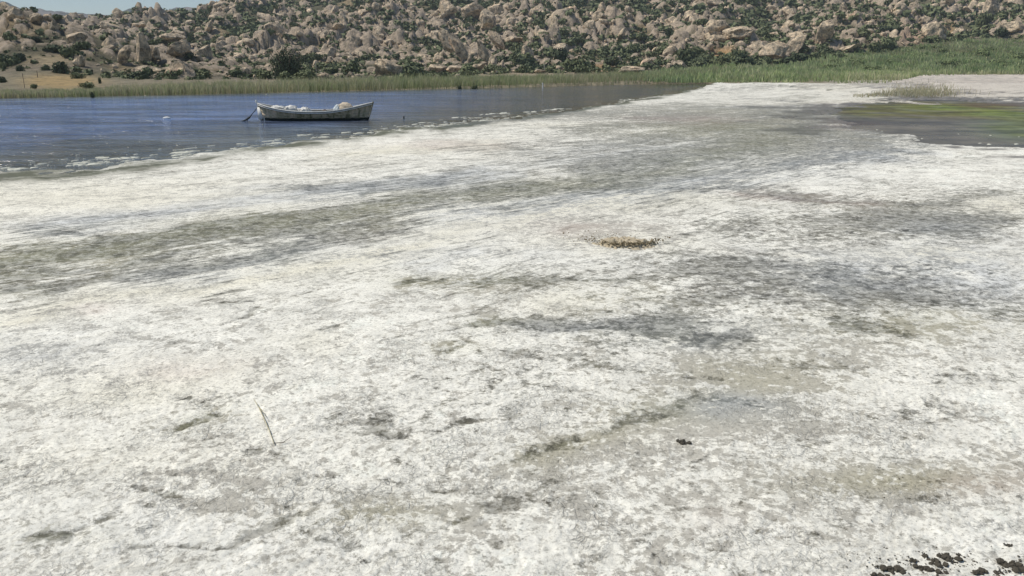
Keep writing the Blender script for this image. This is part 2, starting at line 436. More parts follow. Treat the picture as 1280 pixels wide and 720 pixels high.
paint(blob(pjx, pjy, 1145, 45, 22, 18) * 0.8, (0.44, 0.31, 0.22))
paint(blob(pjx, pjy, 640, 93.5, 100, 3) * 1.2, (0.52, 0.42, 0.30))
rb = sstep(1000, 1100, pxs) * sstep(91.5, 94, pys)
paint(rb * 1.0, (0.86, 0.78, 0.68))
gb = sstep(880, 1000, pxs) * sstep(-1, 3, p0y - np.interp(p0x, *zip(*FOOTL))) * sstep(188, 205, Yg) * sstep(330, 270, Yg)
paint(gb * 0.9, (0.13, 0.145, 0.07))
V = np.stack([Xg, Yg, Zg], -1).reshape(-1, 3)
hill = link('hillside', mesh_np('hillside', V, grid_faces(*Xg.shape), m_hill, {'col': soil_shade.reshape(-1, 3)}, False), kind='structure')

# distant mountain ridge
FM = [(-900, -60), (-300, -30), (-60, -8), (0, -2), (25, 2), (38, 8), (60, 11), (76, 13), (92, 15), (110, 16), (130, 17), (145, 17), (160, 12), (172, 9), (184, 12), (198, 15), (214, 11), (232, 8), (256, 8), (285, 6), (330, 4), (500, 0), (900, -20), (1600, -60), (2400, -60)]
cols = np.linspace(-900, 2300, 500); deps = np.linspace(1300, 2600, 60)
P2, D2 = np.meshgrid(cols, deps)
X2 = (P2 - 640) / FPX * D2 * CT
top = np.interp(P2, *zip(*FM))
z2 = z_at(np.full_like(D2, 1900.0), top) * np.clip(1 - np.abs(D2 - 1900) / 640, 0, 1) ** 0.8
z2 += (pn(X2 / 160, D2 / 160, 41) * 18 + pn(X2 / 60, D2 / 60, 42) * 9) * sstep(0, 100, 1900 - D2) * sstep(1300, 1500, D2) + pn(X2 / 25, D2 / 25, 43) * 5
mc = np.empty(X2.shape + (3,)); g2 = sstep(-0.1, 0.3, pn(X2 / 60, D2 / 60, 44) + 0.6 * pn(X2 / 20, D2 / 20, 45))[..., None]
mc[:] = np.array([0.24, 0.21, 0.185]) * (1 - g2) + np.array([0.06, 0.07, 0.05]) * g2
link('distant_mountain', mesh_np('distant_mountain', np.stack([X2, D2, z2 - 2], -1).reshape(-1, 3), grid_faces(*X2.shape), m_hill, {'col': mc.reshape(-1, 3)}, True), kind='structure')

# wide plain under everything, out to the horizon
m_plain = simple('plain_soil', (0.26, 0.22, 0.16), 0.95, 0.02)
g = 6000.0
link('ground', mesh_np('ground', [(-g, -g, -1.2), (g, -g, -1.2), (g, g, -1.2), (-g, g, -1.2)], [(0, 1, 2, 3)], m_plain), kind='structure')

# ------------------------------------------------------------------ white crust of the drying shore
cols = np.concatenate([-60 - np.geomspace(4, 900, 60)[::-1], np.arange(-60, 1341, 2.1), 1340 + np.geomspace(4, 900, 60)])
rows = np.concatenate([np.arange(100.6, 200, 1.0), np.arange(200, 420, 1.6), np.arange(420, 735, 1.9), 735 + np.geomspace(3, 1900, 50)])[::-1]
PC, PR = np.meshgrid(cols, rows)
GXw, GYw = on_ground(PC, PR)
x, y = GXw, GYw
foot = y * y / (CAM_H * FPX)                       # metres along depth that one pixel covers
foot = np.maximum(foot, 0.003) * 1.5
wx = pn(x / 1.6, y / 1.6, 50) * 0.30 + pn(x / 0.35, y / 0.35, 51) * 0.03
wy = pn(x / 1.6, y / 1.6, 52) * 0.30 + pn(x / 0.35, y / 0.35, 53) * 0.03
fa = R(46.5)
fu = (x * math.cos(fa) + y * math.sin(fa)) + wx * 0.4; fv = (-x * math.sin(fa) + y * math.cos(fa)) + wy * 0.5
def octs(xx, yy, Ls, seed, stretch=1.0, ridged=False):
    acc = np.zeros_like(x, dtype=np.float32); nrm = np.zeros_like(acc)
    for i, (L, a) in enumerate(Ls):
        wgt = a * sstep(0.8, 2.4, L / foot).astype(np.float32)
        n = pn(xx / (L * stretch), yy / L, seed + i)
        if ridged: n = 1 - 2 * np.abs(n) ** 0.8
        acc += wgt * n; nrm += wgt * wgt
    return acc / np.sqrt(np.maximum(nrm, 1e-3))
Ls = [(9, .8), (4, .8), (1.9, .9), (0.9, 1.0), (0.42, 1.0), (0.2, .95), (0.1, .85), (0.05, .7), (0.026, .5)]
n_iso = octs(x + wx, y + wy, Ls, 60)
n_str = octs(fu, fv, Ls, 80, 5.0)

# where the noise is drawn out along the flow
PXf = PC + 0.0; PYf = PR + 0.0
ws = np.clip(sstep(900, 450, PXf + (PYf - 400) * 1.2) + blob(PXf, PYf, 700, 220, 420, 60), 0, 1)
ws = np.clip(ws * sstep(130, 230, PYf) * (1 - .75 * sstep(350, 480, PYf)) + 0.10, 0.10, 0.9)
nn = (n_iso * (1 - ws) + n_str * ws) / np.sqrt((1 - ws) ** 2 + ws ** 2)
nn2 = octs(x * 1.0 + 40 + wx, y + 11 + wy, Ls[2:], 100)

# map coordinates with a natural wobble, for the drawn patches
jx = PXf + (pn(x / 1.3, y / 2.2, 120) * 34 + pn(x / 0.4, y / 0.6, 121) * 13) 
jy = PYf + (pn(x / 1.3, y / 1.6, 122) * 7 + pn(x / 0.4, y / 0.5, 123) * 5) * np.clip(PYf / 330, 0.25, 1.6)

def stroke(pts, wdt, val=1.0):
    """soft band along a polyline; wdt = half width across"""
    best = np.full(x.shape, 1e9, dtype=np.float32)
    pts = [(a_, b_) for a_, b_ in pts]
    x0 = min(q[0] for q in pts) - 60; x1 = max(q[0] for q in pts) + 60
    y0 = min(q[1] for q in pts) - wdt * 4 - 12; y1 = max(q[1] for q in pts) + wdt * 4 + 12
    m = (PXf > x0) & (PXf < x1) & (PYf > y0) & (PYf < y1)
    a = jx[m]; b = jy[m]; bb = np.full(a.shape, 1e9)
    for (ax, ay), (bx, by) in zip(pts[:-1], pts[1:]):
        dx, dy = (bx - ax) * 0.35, (by - ay)
        qx, qy = (a - ax) * 0.35, (b - ay)
        tt = np.clip((qx * dx + qy * dy) / (dx * dx + dy * dy + 1e-9), 0, 1)
        bb = np.minimum(bb, np.hypot(qx - tt * dx, qy - tt * dy))
    out = np.zeros(x.shape, dtype=np.float32)
    out[m] = val * (.8 * np.exp(-(bb / (wdt * 1.15)) ** 1.6) + .2 * np.exp(-(bb / (wdt * 2.6)) ** 2))
    return out
def patch(cx, cy, rx, ry, val=1.0, slope=0.0):
    out = np.zeros(x.shape, dtype=np.float32)
    m = (np.abs(PXf - cx) < rx * 2.6 + 50) & (np.abs(PYf - cy) < ry * 2.6 + abs(slope) * rx * 2 + 15)
    a = (jx[m] - cx) / rx; b = (jy[m] - cy + slope * (jx[m] - cx)) / ry
    out[m] = val * (.8 * np.exp(-(a * a + b * b) / 1.25) + .2 * np.exp(-(a * a + b * b) / 3.2))
    return out
def union(ms):
    o = np.zeros(x.shape, dtype=np.float32)
    for q in ms: o = o + q * (1 - np.clip(o, 0, 1)) if q.max() > 0 else o
    return o

dark = union([   # share of dark wet mud showing through the crust
    stroke([(0, 338), (60, 326), (130, 315), (170, 302), (280, 288), (330, 280), (400, 276), (430, 270), (500, 258), (560, 250), (650, 240), (720, 233), (790, 226), (860, 207)], 5.5, .98),
    stroke([(0, 322), (120, 305), (260, 284), (420, 262), (560, 244), (700, 226)], 2.2, .7), stroke([(0, 352), (160, 331), (330, 300), (520, 268), (700, 240), (850, 214)], 2.4, .7),
    stroke([(0, 365), (60, 365), (100, 356), (170, 347), (240, 338), (300, 328), (380, 312), (470, 288)], 10, .80),
    stroke([(0, 350), (150, 330), (300, 305), (430, 280), (560, 262)], 16, .16), stroke([(430, 262), (560, 240), (700, 222), (840, 196), (960, 172)], 13, .18), patch(910, 157, 130, 18, .62), patch(800, 182, 120, 20, .26),
    stroke([(180, 315), (300, 293), (380, 283), (430, 272), (470, 266)], 3.4, 1.0),
    stroke([(0, 345), (120, 322), (220, 305)], 3, .5),
    stroke([(60, 293), (100, 287), (180, 273), (250, 263), (330, 251), (430, 243), (560, 225)], 7, .5),
    stroke([(75, 295), (84, 297)], 1.8, .9), stroke([(84, 296), (106, 298), (100, 303)], 1.2, .9), stroke([(106, 298), (126, 303), (121, 308)], 1.6, .9),
    stroke([(0, 407), (30, 399), (60, 396), (110, 394), (160, 384)], 2.6, .50),
    stroke([(640, 268), (730, 252), (800, 242), (860, 233), (960, 212), (1040, 200), (1110, 190)], 11, .70),
    stroke([(560, 218), (640, 205), (740, 190), (830, 172)], 6, .30),
    stroke([(770, 218), (860, 203), (900, 190), (960, 178), (1060, 172)], 11, .98),
    patch(930, 152, 120, 12, .55), stroke([(820, 150), (880, 147), (950, 150)], 4, .75), patch(880, 136, 90, 5, .55),
    stroke([(940, 146), (1060, 146)], 3, .7), stroke([(540, 158), (640, 150), (700, 146), (790, 141)], 3.2, .75), stroke([(560, 152), (620, 148), (660, 146)], 2.5, .6),
    stroke([(700, 161), (760, 159)], 1.5, .8), stroke([(450, 167), (420, 172)], 2, .4),
    patch(1000, 166, 60, 7, .6), patch(1060, 178, 60, 6, .45), patch(700, 190, 120, 18, .28),
    stroke([(900, 113), (1010, 110)], 1.3, .5), stroke([(930, 125), (1030, 120)], 1.5, .45), stroke([(850, 120), (930, 116)], 1.5, .35),
    patch(560, 325, 130, 12, .30, .12),
    stroke([(495, 361), (520, 354), (560, 353)], 2.5, .75), stroke([(555, 366), (600, 358), (650, 361)], 3.5, .62), stroke([(620, 360), (700, 359), (790, 352)], 3, .68),
    patch(660, 352, 80, 14, .42), patch(880, 335, 60, 8, .70), stroke([(810, 318), (860, 321), (930, 325)], 3, .66),
    stroke([(680, 406), (740, 404), (800, 411), (880, 416)], 6.5, .92), stroke([(690, 412), (760, 414), (830, 414)], 5, .7), patch(650, 410, 40, 10, .45),
    stroke([(600, 410), (632, 405)], 4, .7), stroke([(566, 447), (595, 433)], 3, .68), patch(655, 450, 25, 7, .6), patch(590, 395, 80, 18, .26),
    stroke([(850, 246), (915, 238), (960, 246), (1010, 250), (1060, 254), (1130, 256), (1180, 257)], 4.5, .86),
    stroke([(1170, 256), (1210, 249), (1262, 246)], 3, .75),
    patch(1160, 283, 105, 22, .85), patch(1000, 292, 130, 16, .42), patch(1235, 290, 30, 22, .66), patch(1240, 335, 60, 9, .42),
    patch(960, 362, 170, 34, .62), patch(1150, 370, 140, 26, .56), patch(1062, 360, 30, 8, .66), patch(970, 340, 120, 10, .5),
    stroke([(845, 406), (860, 424), (900, 436), (950, 436)], 5, .72), patch(905, 432, 40, 7, .7), patch(1062, 414, 30, 7, .82),
    stroke([(1040, 412), (1100, 420), (1128, 426)], 5, .80), patch(1090, 392, 110, 16, .46), stroke([(1150, 385), (1230, 400), (1270, 410)], 5, .55),
    patch(940, 450, 90, 14, .42), stroke([(850, 480), (880, 484), (900, 486)], 3, .72), patch(1030, 470, 50, 6, .70), patch(900, 518, 52, 8, .66, .0), patch(820, 520, 50, 8, .55, .2),
    stroke([(665, 582), (690, 572), (720, 560), (760, 552), (800, 530), (850, 508)], 6, .66), patch(815, 528, 26, 8, .6),
    patch(485, 551, 22, 5, .82), patch(468, 530, 40, 14, .50), stroke([(540, 553), (560, 545), (600, 535), (640, 525)], 2.5, .62), stroke([(425, 545), (450, 540), (480, 548)], 3, .5),
    stroke([(540, 621), (560, 616), (590, 616)], 3.5, .76), patch(645, 632, 58, 13, .62), patch(700, 612, 30, 14, .42), patch(610, 642, 60, 5, .5, -.0), patch(530, 596, 50, 12, .36),
    stroke([(430, 692), (470, 690), (520, 672), (560, 665), (610, 652)], 4, .62), patch(434, 668, 20, 8, .5), stroke([(430, 715), (462, 710), (490, 700)], 4, .66), 
    stroke([(228, 550), (250, 545), (276, 535)], 3.4, .92), patch(242, 545, 18, 3, .6), patch(340, 580, 16, 5.5, .78), patch(225, 506, 12, 4, .62), patch(250, 560, 50, 6, .35),
    stroke([(175, 630), (205, 632), (230, 634)], 4, .66), stroke([(180, 612), (225, 609), (280, 600)], 2, .6), stroke([(345, 612), (380, 603), (415, 600)], 3, .58), patch(300, 575, 25, 3, .5),
    stroke([(28, 690), (60, 688), (90, 684), (135, 668)], 3.2, .72), patch(80, 695, 40, 8, .5), stroke([(130, 718), (170, 705), (230, 702), (290, 694), (330, 672), (370, 650)], 4, .70), patch(185, 652, 12, 4, .5),
    patch(415, 685, 22, 4, .7), patch(280, 650, 30, 5, .45), patch(340, 665, 40, 8, .4), patch(10, 612, 20, 6, .4), patch(20, 600, 14, 3, .5),
    stroke([(266, 372), (285, 370), (300, 368)], 1.6, .85), stroke([(288, 377), (322, 378)], 1.6, .85), stroke([(308, 401), (322, 395), (330, 393)], 1.6, .85), stroke([(360, 376), (386, 374)], 1.8, .7), patch(200, 408, 10, 3, .6), 
    stroke([(405, 425), (422, 418)], 1.5, .7), patch(388, 434, 12, 2, .8), patch(238, 434, 14, 3, .6), patch(260, 448, 14, 2, .6), patch(364, 318, 12, 3, .6), patch(390, 240, 18, 2.5, .7), patch(312, 270, 12, 2.5, .5),
    stroke([(455, 246), (490, 234)], 1.8, .85), patch(230, 466, 20, 4, .4), patch(395, 515, 34, 3, .5, .2),
    patch(1140, 607, 110, 9, .42), patch(1170, 628, 40, 7, .6), patch(1190, 480, 70, 8, .38), patch(1150, 520, 90, 10, .30), patch(1040, 640, 60, 10, .25), patch(1010, 560, 40, 8, .3),
    patch(1060, 110, 60, 2, .5), stroke([(1068, 105), (1120, 108), (1160, 110)], 2.0, .7), stroke([(1076, 120), (1120, 121), (1210, 120)], 1.5, .6),
    patch(700, 455, 60, 8, .38), patch(740, 438, 60, 6, .42), patch(600, 480, 70, 9, .34), patch(770, 470, 50, 6, .5), patch(860, 385, 60, 14, .42),
])
smooth_tan = union([
    patch(945, 480, 85, 30, .9), patch(880, 530, 70, 26, .75), patch(700, 590, 60, 34, .55), patch(1120, 606, 130, 20, .6), patch(1240, 615, 60, 22, .45), patch(900, 645, 40, 18, .6),
    patch(600, 640, 90, 20, .5), patch(780, 555, 60, 18, .5), patch(1000, 545, 50, 14, .4), patch(315, 612, 26, 6, .9), patch(275, 643, 24, 7, .8), patch(1000, 600, 70, 16, .45), patch(470, 632, 40, 12, .4),
    patch(760, 288, 70, 14, .7), patch(1060, 448, 50, 10, .5), patch(1185, 420, 60, 8, .5), patch(1060, 630, 60, 20, .3), patch(560, 682, 40, 8, .5), patch(850, 640, 40, 40, .35)])
olive = union([
    stroke([(0, 338), (60, 326), (130, 315), (170, 302), (280, 288), (330, 280), (400, 276), (500, 258), (560, 250), (650, 240), (790, 226), (860, 205), (960, 180)], 10, .95),
    patch(920, 160, 130, 16, .85), patch(1100, 128, 90, 8, .7), patch(700, 355, 60, 8, .2), stroke([(500, 357), (620, 356)], 8, .8), patch(612, 407, 26, 8, .9), patch(580, 440, 30, 8, .8),
    patch(945, 480, 90, 34, .55), patch(1150, 415, 140, 16, .7), patch(1120, 606, 110, 16, .8), patch(830, 520, 60, 16, .8), stroke([(230, 548), (280, 532)], 8, .7), stroke([(670, 582), (760, 552)], 10, .6),
    patch(800, 425, 90, 12, .4), patch(980, 255, 150, 8, .3), patch(60, 690, 70, 16, .5), patch(460, 650, 80, 18, .6), patch(120, 320, 200, 20, .4), patch(760, 380, 60, 16, .5), patch(0, 370, 60, 10, .5), patch(380, 340, 60, 30, .25)])
blue = union([
    stroke([(60, 290), (180, 272), (330, 250), (430, 242), (600, 222)], 9, .8), stroke([(200, 350), (300, 332), (400, 310)], 12, .6),
    stroke([(560, 275), (650, 264), (860, 234), (1040, 200), (1130, 190)], 12, .95), patch(900, 518, 60, 14, .9), patch(1060, 360, 50, 14, .7), patch(1130, 335, 150, 22, .6), patch(890, 432, 80, 14, .7),
    patch(760, 412, 110, 12, .6), patch(560, 325, 140, 18, .6), patch(1220, 360, 90, 30, .6), patch(1190, 290, 60, 12, .5), patch(840, 205, 160, 30, .4), patch(1230, 680, 40, 20, .5), patch(100, 690, 200, 26, .25), patch(30, 450, 140, 30, .5)])
cream = union([
    patch(120, 250, 260, 22, .75), stroke([(0, 408), (110, 380), (200, 372), (330, 350), (430, 336), (520, 311), (600, 287), (700, 266), (860, 250)], 9, .9),
    stroke([(420, 195), (560, 186), (620, 182)], 6, .9), patch(1150, 325, 100, 9, 1.), patch(1235, 263, 60, 10, .9), patch(760, 305, 90, 10, .7), patch(690, 158, 60, 4, .5), patch(1100, 143, 60, 3, .7), patch(1050, 110, 60, 5, .6), patch(1215, 108, 90, 16, .8),
    patch(160, 495, 120, 22, .6), patch(230, 470, 60, 16, .6), patch(700, 385, 50, 14, .6), patch(400, 440, 40, 12, .5), patch(170, 590, 200, 26, .35), patch(1040, 180, 90, 8, .3)])
pink = union([patch(230, 470, 50, 12, .6), patch(1215, 106, 110, 14, .8), patch(730, 288, 50, 8, .7), patch(860, 150, 60, 4, .8), stroke([(930, 247), (1080, 256)], 4, .7), patch(560, 183, 60, 5, .7), patch(1230, 612, 60, 14, .6), patch(1080, 155, 40, 6, .9), patch(130, 392, 30, 5, .6), patch(900, 660, 30, 20, .3), patch(1100, 130, 60, 4, .4)])
rough_zone = np.clip(sstep(310, 420, PYf + (PXf - 500) * 0.12), 0, 1)

# composition of dark cover: thresholded mixed noise
amb = 0.10 + (0.10 + 0.14 * sstep(470, 300, PYf)) * sstep(0.0, 1.2, pn(x / 2.6, y / 3.4, 130) + 0.6) 
M = np.clip((.88 + .14 * sstep(300, 200, PYf)) * dark ** 1.05 + amb * (1 - .5 * dark) + .18 * sstep(.5, .85, dark) * sstep(180, 300, PYf), 0, .98)
nn = nn / nn.std(); nn2 = nn2 / nn2.std()
fine = octs(x + wx * 0.6, y + wy * 0.6, Ls[4:], 140); fine = fine / fine.std()
D = sstep(0.35, 0.95, M + .12 * nn)
# crumpled sheet relief
cwx = x + wx * 0.5 + pn(x / 0.16, y / 0.16, 150) * 0.05; cwy = y + wy * 0.5 + pn(x / 0.16, y / 0.16, 151) * 0.05
def fadeL(L): return sstep(0.9, 2.6, L / foot).astype(np.float32)
def rid(L, s, e=0.75, st=1.0, xx=None, yy=None):
    n = np.abs(pn((cwx if xx is None else xx) / (L * st), (cwy if yy is None else yy) / L, s))
    return (1 - n ** e * 1.6) * fadeL(L)
cu = cwx * math.cos(R(38)) + cwy * math.sin(R(38)); cv = -cwx * math.sin(R(38)) + cwy * math.cos(R(38))
relief = 0.004 * rid(0.34, 160, .8, 1.3, cu, cv) + 0.0045 * rid(0.17, 161, .75, 1.4, cu, cv) + 0.0045 * rid(0.085, 162, .75, 1.3, cu, cv) + 0.0035 * rid(0.042, 163) \
    + 0.003 * pn(x / 0.7, y / 0.7, 164) * fadeL(0.7) + 0.006 * pn(x / 1.9, y / 1.9, 165) * fadeL(1.9) + 0.015 * pn(x / 6, y / 6, 166)
ramp_amp = (0.45 + 0.75 * rough_zone) * (1 - 0.65 * np.clip(smooth_tan + D * 0.45, 0, 1))
Zc = land_z(x, y)
Zc = Zc + relief * ramp_amp * sstep(90, 60, y) - 0.006 * D * sstep(60, 20, y)
il = inside_lake(x, y); shore_n = pn(x / 3.2, y / 5, 170) * 0.9 + pn(x / 0.9, y / 1.4, 171) * 0.6 + pn(x / 0.3, y / 0.5, 174) * 0.3
ilj = il + shore_n * 1.0
Zc = np.where(ilj > -0.6, np.minimum(Zc, 0.035 - 0.055 * (ilj + 0.6)), Zc)
ip = inside_pond(PXf, PYf) + pn(x / 3.0, y / 4.5, 172) * 8.0 + pn(x / 0.9, y / 1.4, 173) * 6.5 + pn(x / 0.3, y / 0.6, 175) * 3
Zc = np.where(ip > -1.5, np.minimum(Zc, 0.03 - 0.03 * (ip + 1.5)), Zc)
Zc = np.maximum(Zc, -0.5)
Zc = np.where((y > np.interp(x, FW[:, 0], FW[:, 1]) - 1) & (PXf < 890), -0.5, Zc)
Zc = np.where(y > 119, Zc - 0.25 * sstep(119, 127, y), Zc)

# colours of the dry sheet and of the mud under it (what the stuff itself is)
tone = np.clip(0.60 + 0.18 * nn2 + 0.10 * fine, 0, 1)[..., None]
white = np.array([0.77, 0.755, 0.665]) * (1 - tone) + np.array([0.905, 0.888, 0.785]) * tone
def L3(a, b, m): m = np.clip(m, 0, 1)[..., None]; return a * (1 - m) + np.array(b) * m
crz = np.clip(octs(cu, cv, [(0.34, .6), (0.17, .8), (0.085, .9), (0.042, .8)], 180, 1.5, True), -2, 2)
white = white * (1 - 0.06 * sstep(0.75, 1.5, crz) * (1 - 0.3 * smooth_tan))[..., None]
white = L3(white, (0.80, 0.765, 0.62), cream * 0.95)
white = L3(white, (0.66, 0.57, 0.51), pink * 0.6)
white = L3(white, (0.60, 0.555, 0.475), .75 * sstep(1120, 1200, PXf) * sstep(128, 118, PYf))
white = L3(white, (0.52, 0.56, 0.60), blue * 0.62 * np.clip(0.5 + 0.3 * nn, 0, 1))
white = L3(white, (0.54, 0.53, 0.40), olive * 0.6 * np.clip(0.55 + 0.25 * nn2, 0, 1))
tanm = np.clip(smooth_tan * (0.95 + 0.3 * nn2 + 0.2 * fine), 0, 1)
white = L3(white, (0.62, 0.60, 0.50), tanm * .35)
mud = np.zeros(x.shape + (3,)) + np.array([0.155, 0.146, 0.105])
mud = L3(mud, (0.15, 0.146, 0.078), olive * 1.0)
mud = mud * .88
mud = L3(mud, (0.135, 0.155, 0.17), blue * 0.6)
mud = L3(mud, (0.20, 0.155, 0.125), pink)
mud = mud * (1 + 0.22 * np.clip(fine, -1.8, 1.8))[..., None]
col = white
# small specks of debris
sp = sstep(1.3, 1.7, octs(x * 1.0 - 7, y + 3, [(0.09, 1), (0.05, .8), (0.3, .6), (1.2, .7)], 200))
col = L3(col, (0.14, 0.13, 0.11), sp * 0.55 * sstep(25, 8, y))
# wet margin and lake bed
wm = np.exp(-((ilj + 0.55) / 0.8) ** 2)
col = L3(col, (0.12, 0.125, 0.08), np.clip(wm * 1.3 * np.clip(0.85 + 0.3 * nn, 0, 1), 0, 1))
col = L3(col, (0.16, 0.15, 0.10), sstep(-0.1, 0.3, ilj))
pm = sstep(-12.0, 1.0, ip + 4.0 * nn) 
col = L3(col, (0.17, 0.15, 0.125), pm * 0.95)
wet = np.clip(D * 0.7 + wm * 0.5 + pm, 0, 1)
V = np.stack([x, y, Zc], -1).reshape(-1, 3)
M = M * (1 - .65 * np.clip(cream, 0, 1) * (PYf > 240))
bias = (2 * M - 1) * 1.0 - 2.0 * np.clip(wm * .3 + sstep(-1, 1, ip) + sstep(-.1, .3, ilj), 0, 1) - .25 * smooth_tan
cover = 0.84 - 1.75 * np.clip(smooth_tan, 0, 1) - .55 * dark - .35 * sstep(-.2, .8, pn(x / 1.5, y / 1.9, 290) + .5 * pn(x / .5, y / .6, 291)) - .25 * olive
beige = np.zeros(x.shape + (3,)) + np.array([0.50, 0.48, 0.41])
beige = L3(beige, (0.40, 0.375, 0.245), olive * .8); beige = L3(beige, (0.42, 0.44, 0.43), blue * .8); beige = L3(beige, (0.50, 0.42, 0.35), pink * .7)
beige = L3(beige, (0.12, 0.125, 0.08), np.clip(wm * 1.3, 0, 1)); beige = L3(beige, (0.17, 0.15, 0.12), pm)
flow = np.stack([fu, fv, np.zeros_like(fu)], -1)
shore = link('shore_crust', mesh_np('shore_crust', V, grid_faces(*x.shape), m_crust, {'white': np.clip(col, 0.01, 0.88).reshape(-1, 3), 'mud': np.clip(mud, .01, .5).reshape(-1, 3), 'flow': flow.reshape(-1, 3), 'bias': bias.ravel(), 'stretch': ws.ravel(), 'smoothness': smooth_tan.ravel(), 'wet': wet.ravel(), 'cover': cover.ravel(), 'beige': beige.reshape(-1, 3)}, True), kind='structure')

# height lookup on the crust grid
rows_asc = rows[::-1]
def crust_z(px, py):
    i = len(rows) - 1 - np.clip(np.searchsorted(rows_asc, py), 0, len(rows) - 1)
    j = np.clip(np.searchsorted(cols, px), 0, len(cols) - 1)
    return float(Zc[i, j])

# ------------------------------------------------------------------ water sheets
wc = np.concatenate([np.linspace(-1600, -60, 40)[:-1], np.arange(-60, 940, 8.0)]); wr = np.concatenate([np.arange(102.0, 260, 1.6), np.linspace(262, 420, 20)])[::-1]
PW, QW = np.meshgrid(wc, wr); xw, yw = on_ground(PW, QW)
iw = inside_lake(xw, yw)
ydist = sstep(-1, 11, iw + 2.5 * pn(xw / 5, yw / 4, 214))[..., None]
lk = np.array([0.105, 0.105, 0.075]) * (1 - ydist) + np.array([0.11, 0.165, 0.31]) * ydist  # open-water blue has the sky reflection painted in; murky towards the shore
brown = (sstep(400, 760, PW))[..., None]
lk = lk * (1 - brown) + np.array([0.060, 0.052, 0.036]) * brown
rip = 0.95 - 0.72 * sstep(330, 700, PW + (QW - 110) * 3.0) - 0.15 * sstep(3, 0, iw)
rip = rip * (0.85 + 0.5 * pn(xw / 9, yw / 5, 210) + .35 * pn(xw / 3, yw / 1.8, 211))
lk = lk * (1 + .35 * pn(xw / 10, yw / 4, 212) + .25 * pn(xw / 3.2, yw / 1.5, 213))[..., None]  # broader ripple streaks, their reflection painted into the water colour
link('lake_water', mesh_np('lake_water', np.stack([xw, yw, np.zeros_like(xw)], -1).reshape(-1, 3), grid_faces(*xw.shape), m_water, {'col': lk.reshape(-1, 3), 'ripple': np.clip(rip, 0.05, 1).ravel(), 'matte': np.full(xw.size, .11), 'gloss': np.full(xw.size, .5)}, True), kind='structure')

pc = np.concatenate([np.arange(960, 1340, 4.0), np.linspace(1345, 2000, 40)]); pr = np.arange(121.0, 200, 0.7)[::-1]
PW, QW = np.meshgrid(pc, pr); xw, yw = on_ground(PW, QW)
pj = PW + pn(xw / 2, yw / 3, 220) * 16; qj = QW + pn(xw / 2, yw / 4, 221) * 3
pcol = np.zeros(xw.shape + (3,)) + np.array([0.135, 0.118, 0.088])
pcol = L3(pcol, (0.15, 0.15, 0.06), np.clip(blob(pj, qj, 1150, 137, 130, 10) * (1 + pn(xw / 1.2, yw / 2, 227)), 0, 1))
pcol = L3(pcol, (0.165, 0.20, 0.055), np.clip(blob(pj, qj, 1190, 134, 55, 4.5) + blob(pj, qj, 1250, 142, 42, 4.0) + blob(pj, qj, 1330, 146, 60, 5), 0, 1) * 0.95)
pcol = L3(pcol, (0.12, 0.15, 0.06), blob(pj, qj, 1275, 160, 60, 17) * 0.8)
pcol = pcol * (1 + .35 * pn(xw / .9, yw / 1.6, 228) + .25 * pn(xw / .3, yw / .6, 229))[..., None]
pcol = L3(pcol, (0.11, 0.075, 0.05), np.clip(blob(pj, qj, 1240, 131, 60, 3) + blob(pj, qj, 1070, 155, 30, 4), 0, 1) * 0.8)
alg = np.clip(blob(pj, qj, 1150, 138, 120, 11) * .8 + blob(pj, qj, 1190, 135, 65, 6.5) + blob(pj, qj, 1250, 143, 52, 6) + blob(pj, qj, 1330, 147, 60, 6) + .6 * blob(pj, qj, 1285, 160, 40, 12) + .35, 0, 1) * np.clip(.8 + .5 * pn(xw / 1.5, yw / 2.5, 225), 0, 1)
link('pond_water', mesh_np('pond_water', np.stack([xw, yw, np.full_like(xw, -0.004)], -1).reshape(-1, 3), grid_faces(*xw.shape), m_water, {'col': pcol.reshape(-1, 3), 'ripple': np.full(xw.size, 0.05), 'matte': (.15 + .5 * alg).ravel(), 'gloss': (.30 - .24 * alg).ravel()}, True), kind='structure')

# floating white scum along the water's edge
FV, FF, FC = [], [], []
def flake(cx, cy, rx, ry, z=0.0, h=0.006, rot=None):
    rx *= .5; ry *= .5
    k = random.choice([7, 8, 9]); b = sum(len(q) for q in FV)
    ang = np.linspace(0, 2 * math.pi, k, endpoint=False) + random.uniform(0, 1)
    rr = np.array([random.uniform(0.55, 1.15) for _ in range(k)])
    px_, py_ = np.cos(ang) * rr * rx, np.sin(ang) * rr * ry
    r_ = R(58) + random.uniform(-.3, .3) if rot is None else rot
    X_ = cx + px_ * math.cos(r_) - py_ * math.sin(r_); Y_ = cy + px_ * math.sin(r_) + py_ * math.cos(r_)
    o_ = np.stack([X_, Y_, np.full(k, z - 0.02)], 1)
    i_ = np.stack([cx + (X_ - cx) * .8, cy + (Y_ - cy) * .8, np.array([z + h * random.uniform(.6, 1.2) for _ in range(k)])], 1)
    FV.append(np.vstack([o_, i_, [[cx, cy, z + h * 1.2]]]))
    for q in range(k):
        q2 = (q + 1) % k
        FF.append((b + q, b + q2, b + k + q2)); FF.append((b + q, b + k + q2, b + k + q)); FF.append((b + k + q, b + k + q2, b + 2 * k))
NI = [(q[0], q[1]) for q in NEAR]
for _ in range(900):
    px = random.uniform(-60, 860); base_y = np.interp(px, *zip(*NI))
    off = abs(random.gauss(0, 1)) * (5.0 if px < 330 else 4.5) + 0.5
    if pn(px / 38.0, 0.5, 230) < -0.06 and random.random() < .85: continue
    X_, Y_ = on_ground(px, base_y - off * (base_y - 88) / 110)
    d = math.hypot(X_, Y_); s = random.uniform(.04, .16) * (d / 22) ** .6 * random.choice([.6, 1, 1.6])
    flake(X_, Y_, s * random.uniform(1.2, 3.5), s * .7)
